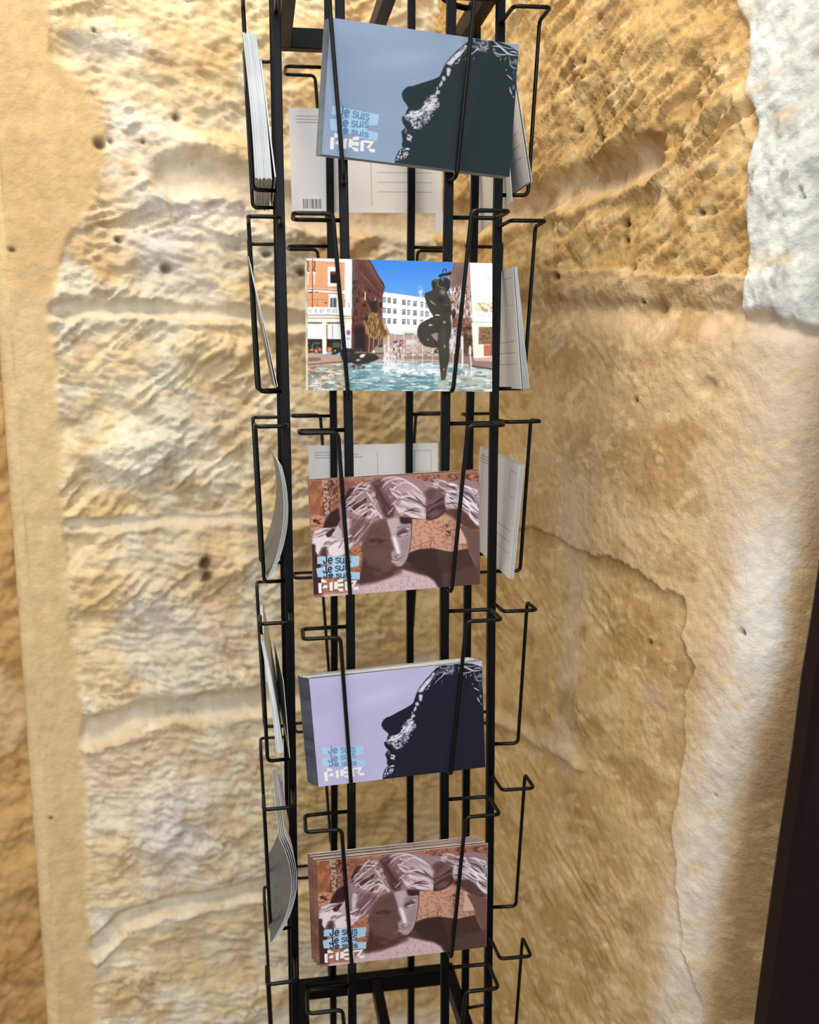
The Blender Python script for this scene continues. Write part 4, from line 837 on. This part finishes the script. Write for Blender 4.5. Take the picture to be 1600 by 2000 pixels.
PD = .82
def W_art(A): return A.out(444, 315)*PD
pa = art_profile((150,172,204), (34,50,56), 3); finish_profile(pa, (92,128,176), .9); prof_blue = W_art(pa)*.84  # both profile cards share one print; their different light is put into the tints
pa = art_profile((197,190,228), (34,35,50), 3); finish_profile(pa, (120,140,190), .9); prof_lil = W_art(pa)*1.22
statue = W_art(art_statue())*1.15; fountain = W_art(art_fountain())*1.25; backart = W_art(art_back())/PD*.97
# front face, top to bottom
card('postcard', 'front', .137, .225, 1.801, 1.685, 1.163, roll=-.092, tilt=.085, yaw=.002, front=prof_blue, label='postcard with dark rock profile on grey-blue sky, front card of the topmost stack')
stack(9, 'postcard hidden behind the grey-blue rock profile card, only its pale edge showing', 'cards behind the grey-blue profile card', 'front', .125, .217, 1.80, w=1.685, h=1.163, roll=-.092, tilt=.085, seed=2, ju=.003, jz=.004, gap=.0068, du=-.004)
card('postcard', 'front', 0, .195, -.169, 1.70, 1.175, roll=-.020, tilt=.085, yaw=.0, front=fountain, label='postcard of a bronze dancer in a fountain square under blue sky')
card('postcard', 'front', -.018, .187, -.167, 1.70, 1.175, roll=-.020, tilt=.085, yaw=.0, face_mat=P_tan, label='second postcard tucked directly behind the fountain square card')
card('postcard', 'front', -.021, .13, -2.052, 1.607, 1.11, roll=.025, tilt=-.062, yaw=.045, front=statue, label='single postcard of a stone woman with raised wavy hair, below the fountain card')
card('postcard', 'front', -.026, .120, -2.040, 1.607, 1.11, roll=.027, tilt=-.062, yaw=.045, face_mat=P_brown, label='postcard directly behind the single stone woman card below the fountain card')
card('postcard', 'front', .014, .17, -3.903, 1.643, 1.14, roll=.059, tilt=-.127, yaw=-.028, front=prof_lil, label='postcard with black rock profile on lilac sky, front of a thick stack')
stack(14, 'postcard in the thick stack behind the lilac rock profile card, only its edge showing', 'cards behind the lilac profile card', 'front', .004, .164, -3.898, w=1.643, h=1.14, roll=.059, tilt=-.127, yaw=-.028, seed=3, ju=.004, jz=.004, face_mat=P_dark, gap=.0074, du=-.0062)  # slate faces: the shading between these cards is put into their colour
card('postcard', 'front', .029, .18, -5.808, 1.695, 1.185, roll=.012, tilt=-.091, yaw=.006, front=statue, label='lowest postcard on the front, stone woman with raised hair, leading a loose stack')
stack(8, 'postcard in the loose stack behind the lowest stone woman card, only its edge showing', 'cards behind the lowest stone woman card', 'front', .012, .176, -5.79, w=1.695, h=1.185, roll=.012, tilt=-.091, yaw=.006, seed=4, ju=.004, jz=.006, face_mat=P_brown, gap=.0065, du=-.0075, gaps={3: .03, 6: .035})
# left face
stack(23, 'pale-edged postcard in the thick upright stack at the top left of the rack', 'cards in the top left stack', 'left', 0, .230, 1.745, w=1.72, h=1.235, tilt=-.056, seed=5, ju=.006, jz=.008, gap=.0066, dtilt=-.0012, curl=-.012)
card('postcard', 'left', 0, .045, 1.765, 1.70, 1.0, tilt=-.098, th=.012, label='dark postcard leaning away from the thick top left stack, nearest the post')
card('postcard', 'left', 0, .083, -.12, 1.72, 1.20, tilt=-.174, label='thin postcard leaning outward alone in the left pocket under the thick stack')
card('postcard', 'left', 0, .062, -.12, 1.72, 1.14, tilt=-.189, label='second thin postcard leaning outward in the left pocket under the thick stack, inner one')
for k in range(4): card('postcard', 'left', 0, .215-.009*k, -1.96+.006*k, 1.72, 1.14-.02*k, tilt=.119+.002*k, curl=-.105, yaw=.02+.003*k, label='bowed postcard in the left pocket third from the top', group='bowed cards in the left pocket third from the top')
stack(10, 'grey-edged postcard in the slanted left stack, fourth pocket from the top', 'cards in the slanted left stack', 'left', 0, .150, -3.71, w=1.72, h=1.145, tilt=-.101, seed=6, ju=.006, jz=.012, gap=.0072, dtilt=-.0036, curl=-.012)
card('postcard', 'left', 0, .045, -3.80, 1.6, .80, tilt=-.05, yaw=.04, label='short cream card end behind the slanted left stack')
for k in range(4): card('postcard', 'left', 0, .262-.011*k, -5.75+.008*k, 1.72, 1.14, tilt=.103+.004*k, curl=-.165, yaw=.025+.004*k, label='strongly bowed postcard in the lowest filled left pocket', group='bowed cards in the lowest filled left pocket')
card('postcard', 'left', -.45, .05, -5.70, .8, 1.95, tilt=-.02, curl=-.02, yaw=.02, face_mat=P_lil, label='tall pale lilac card curling up above the lowest bowed cards on the left')
# right face
card('postcard', 'right', 0, .236, 1.77, 1.72, 1.2, tilt=.172, back=backart, label='pale postcard back sloping out behind the right edge of the grey-blue profile card')
card('postcard', 'right', .0, .258, 1.77, 1.72, 1.2, tilt=.172, label='outer postcard of the pair in the top right pocket, leaning inward')
card('postcard', 'right', .15, .12, 1.56, 1.68, 1.15, tilt=.06, roll=-.07, label='postcard slipped lower and tilted behind the top right pair')
card('postcard', 'right', .0, .192, -.173, 1.72, 1.165, tilt=.079, back=backart, label='postcard with ruled address lines on its back, right pocket beside the fountain card')
for k in range(5): card('postcard', 'right', 0, .212+.014*k, -.17, 1.72, 1.16, tilt=.085+.007*k, label='dark-edged postcard outside the ruled one beside the fountain card', group='cards in the right pocket beside the fountain card')
card('postcard', 'right', 0, .106, -2.03, 1.70, 1.15, tilt=-.078, roll=.035, back=backart, label='cream postcard back with ruled lines, tilted, right pocket beside the single stone woman card')
for k in range(4): card('postcard', 'right', -.003*k, .116+.010*k, -2.03, 1.70, 1.15, tilt=-.078, roll=.035, label='postcard in the tilted right pocket stack beside the single stone woman card', group='cards in the tilted right pocket stack')
# back face, seen from behind through the rack
card('postcard', 'back', .01, .12, 1.79, 1.71, 1.10, roll=-.01, tilt=.04, curl=.03, back=backart, label='postcard seen from its back with barcode, behind the top of the rack')
card('postcard', 'back', -.05, .10, -1.93, 1.53, 1.1, roll=0, tilt=.0, back=backart, label='postcard seen from its back above the single stone woman card, far side of the rack')
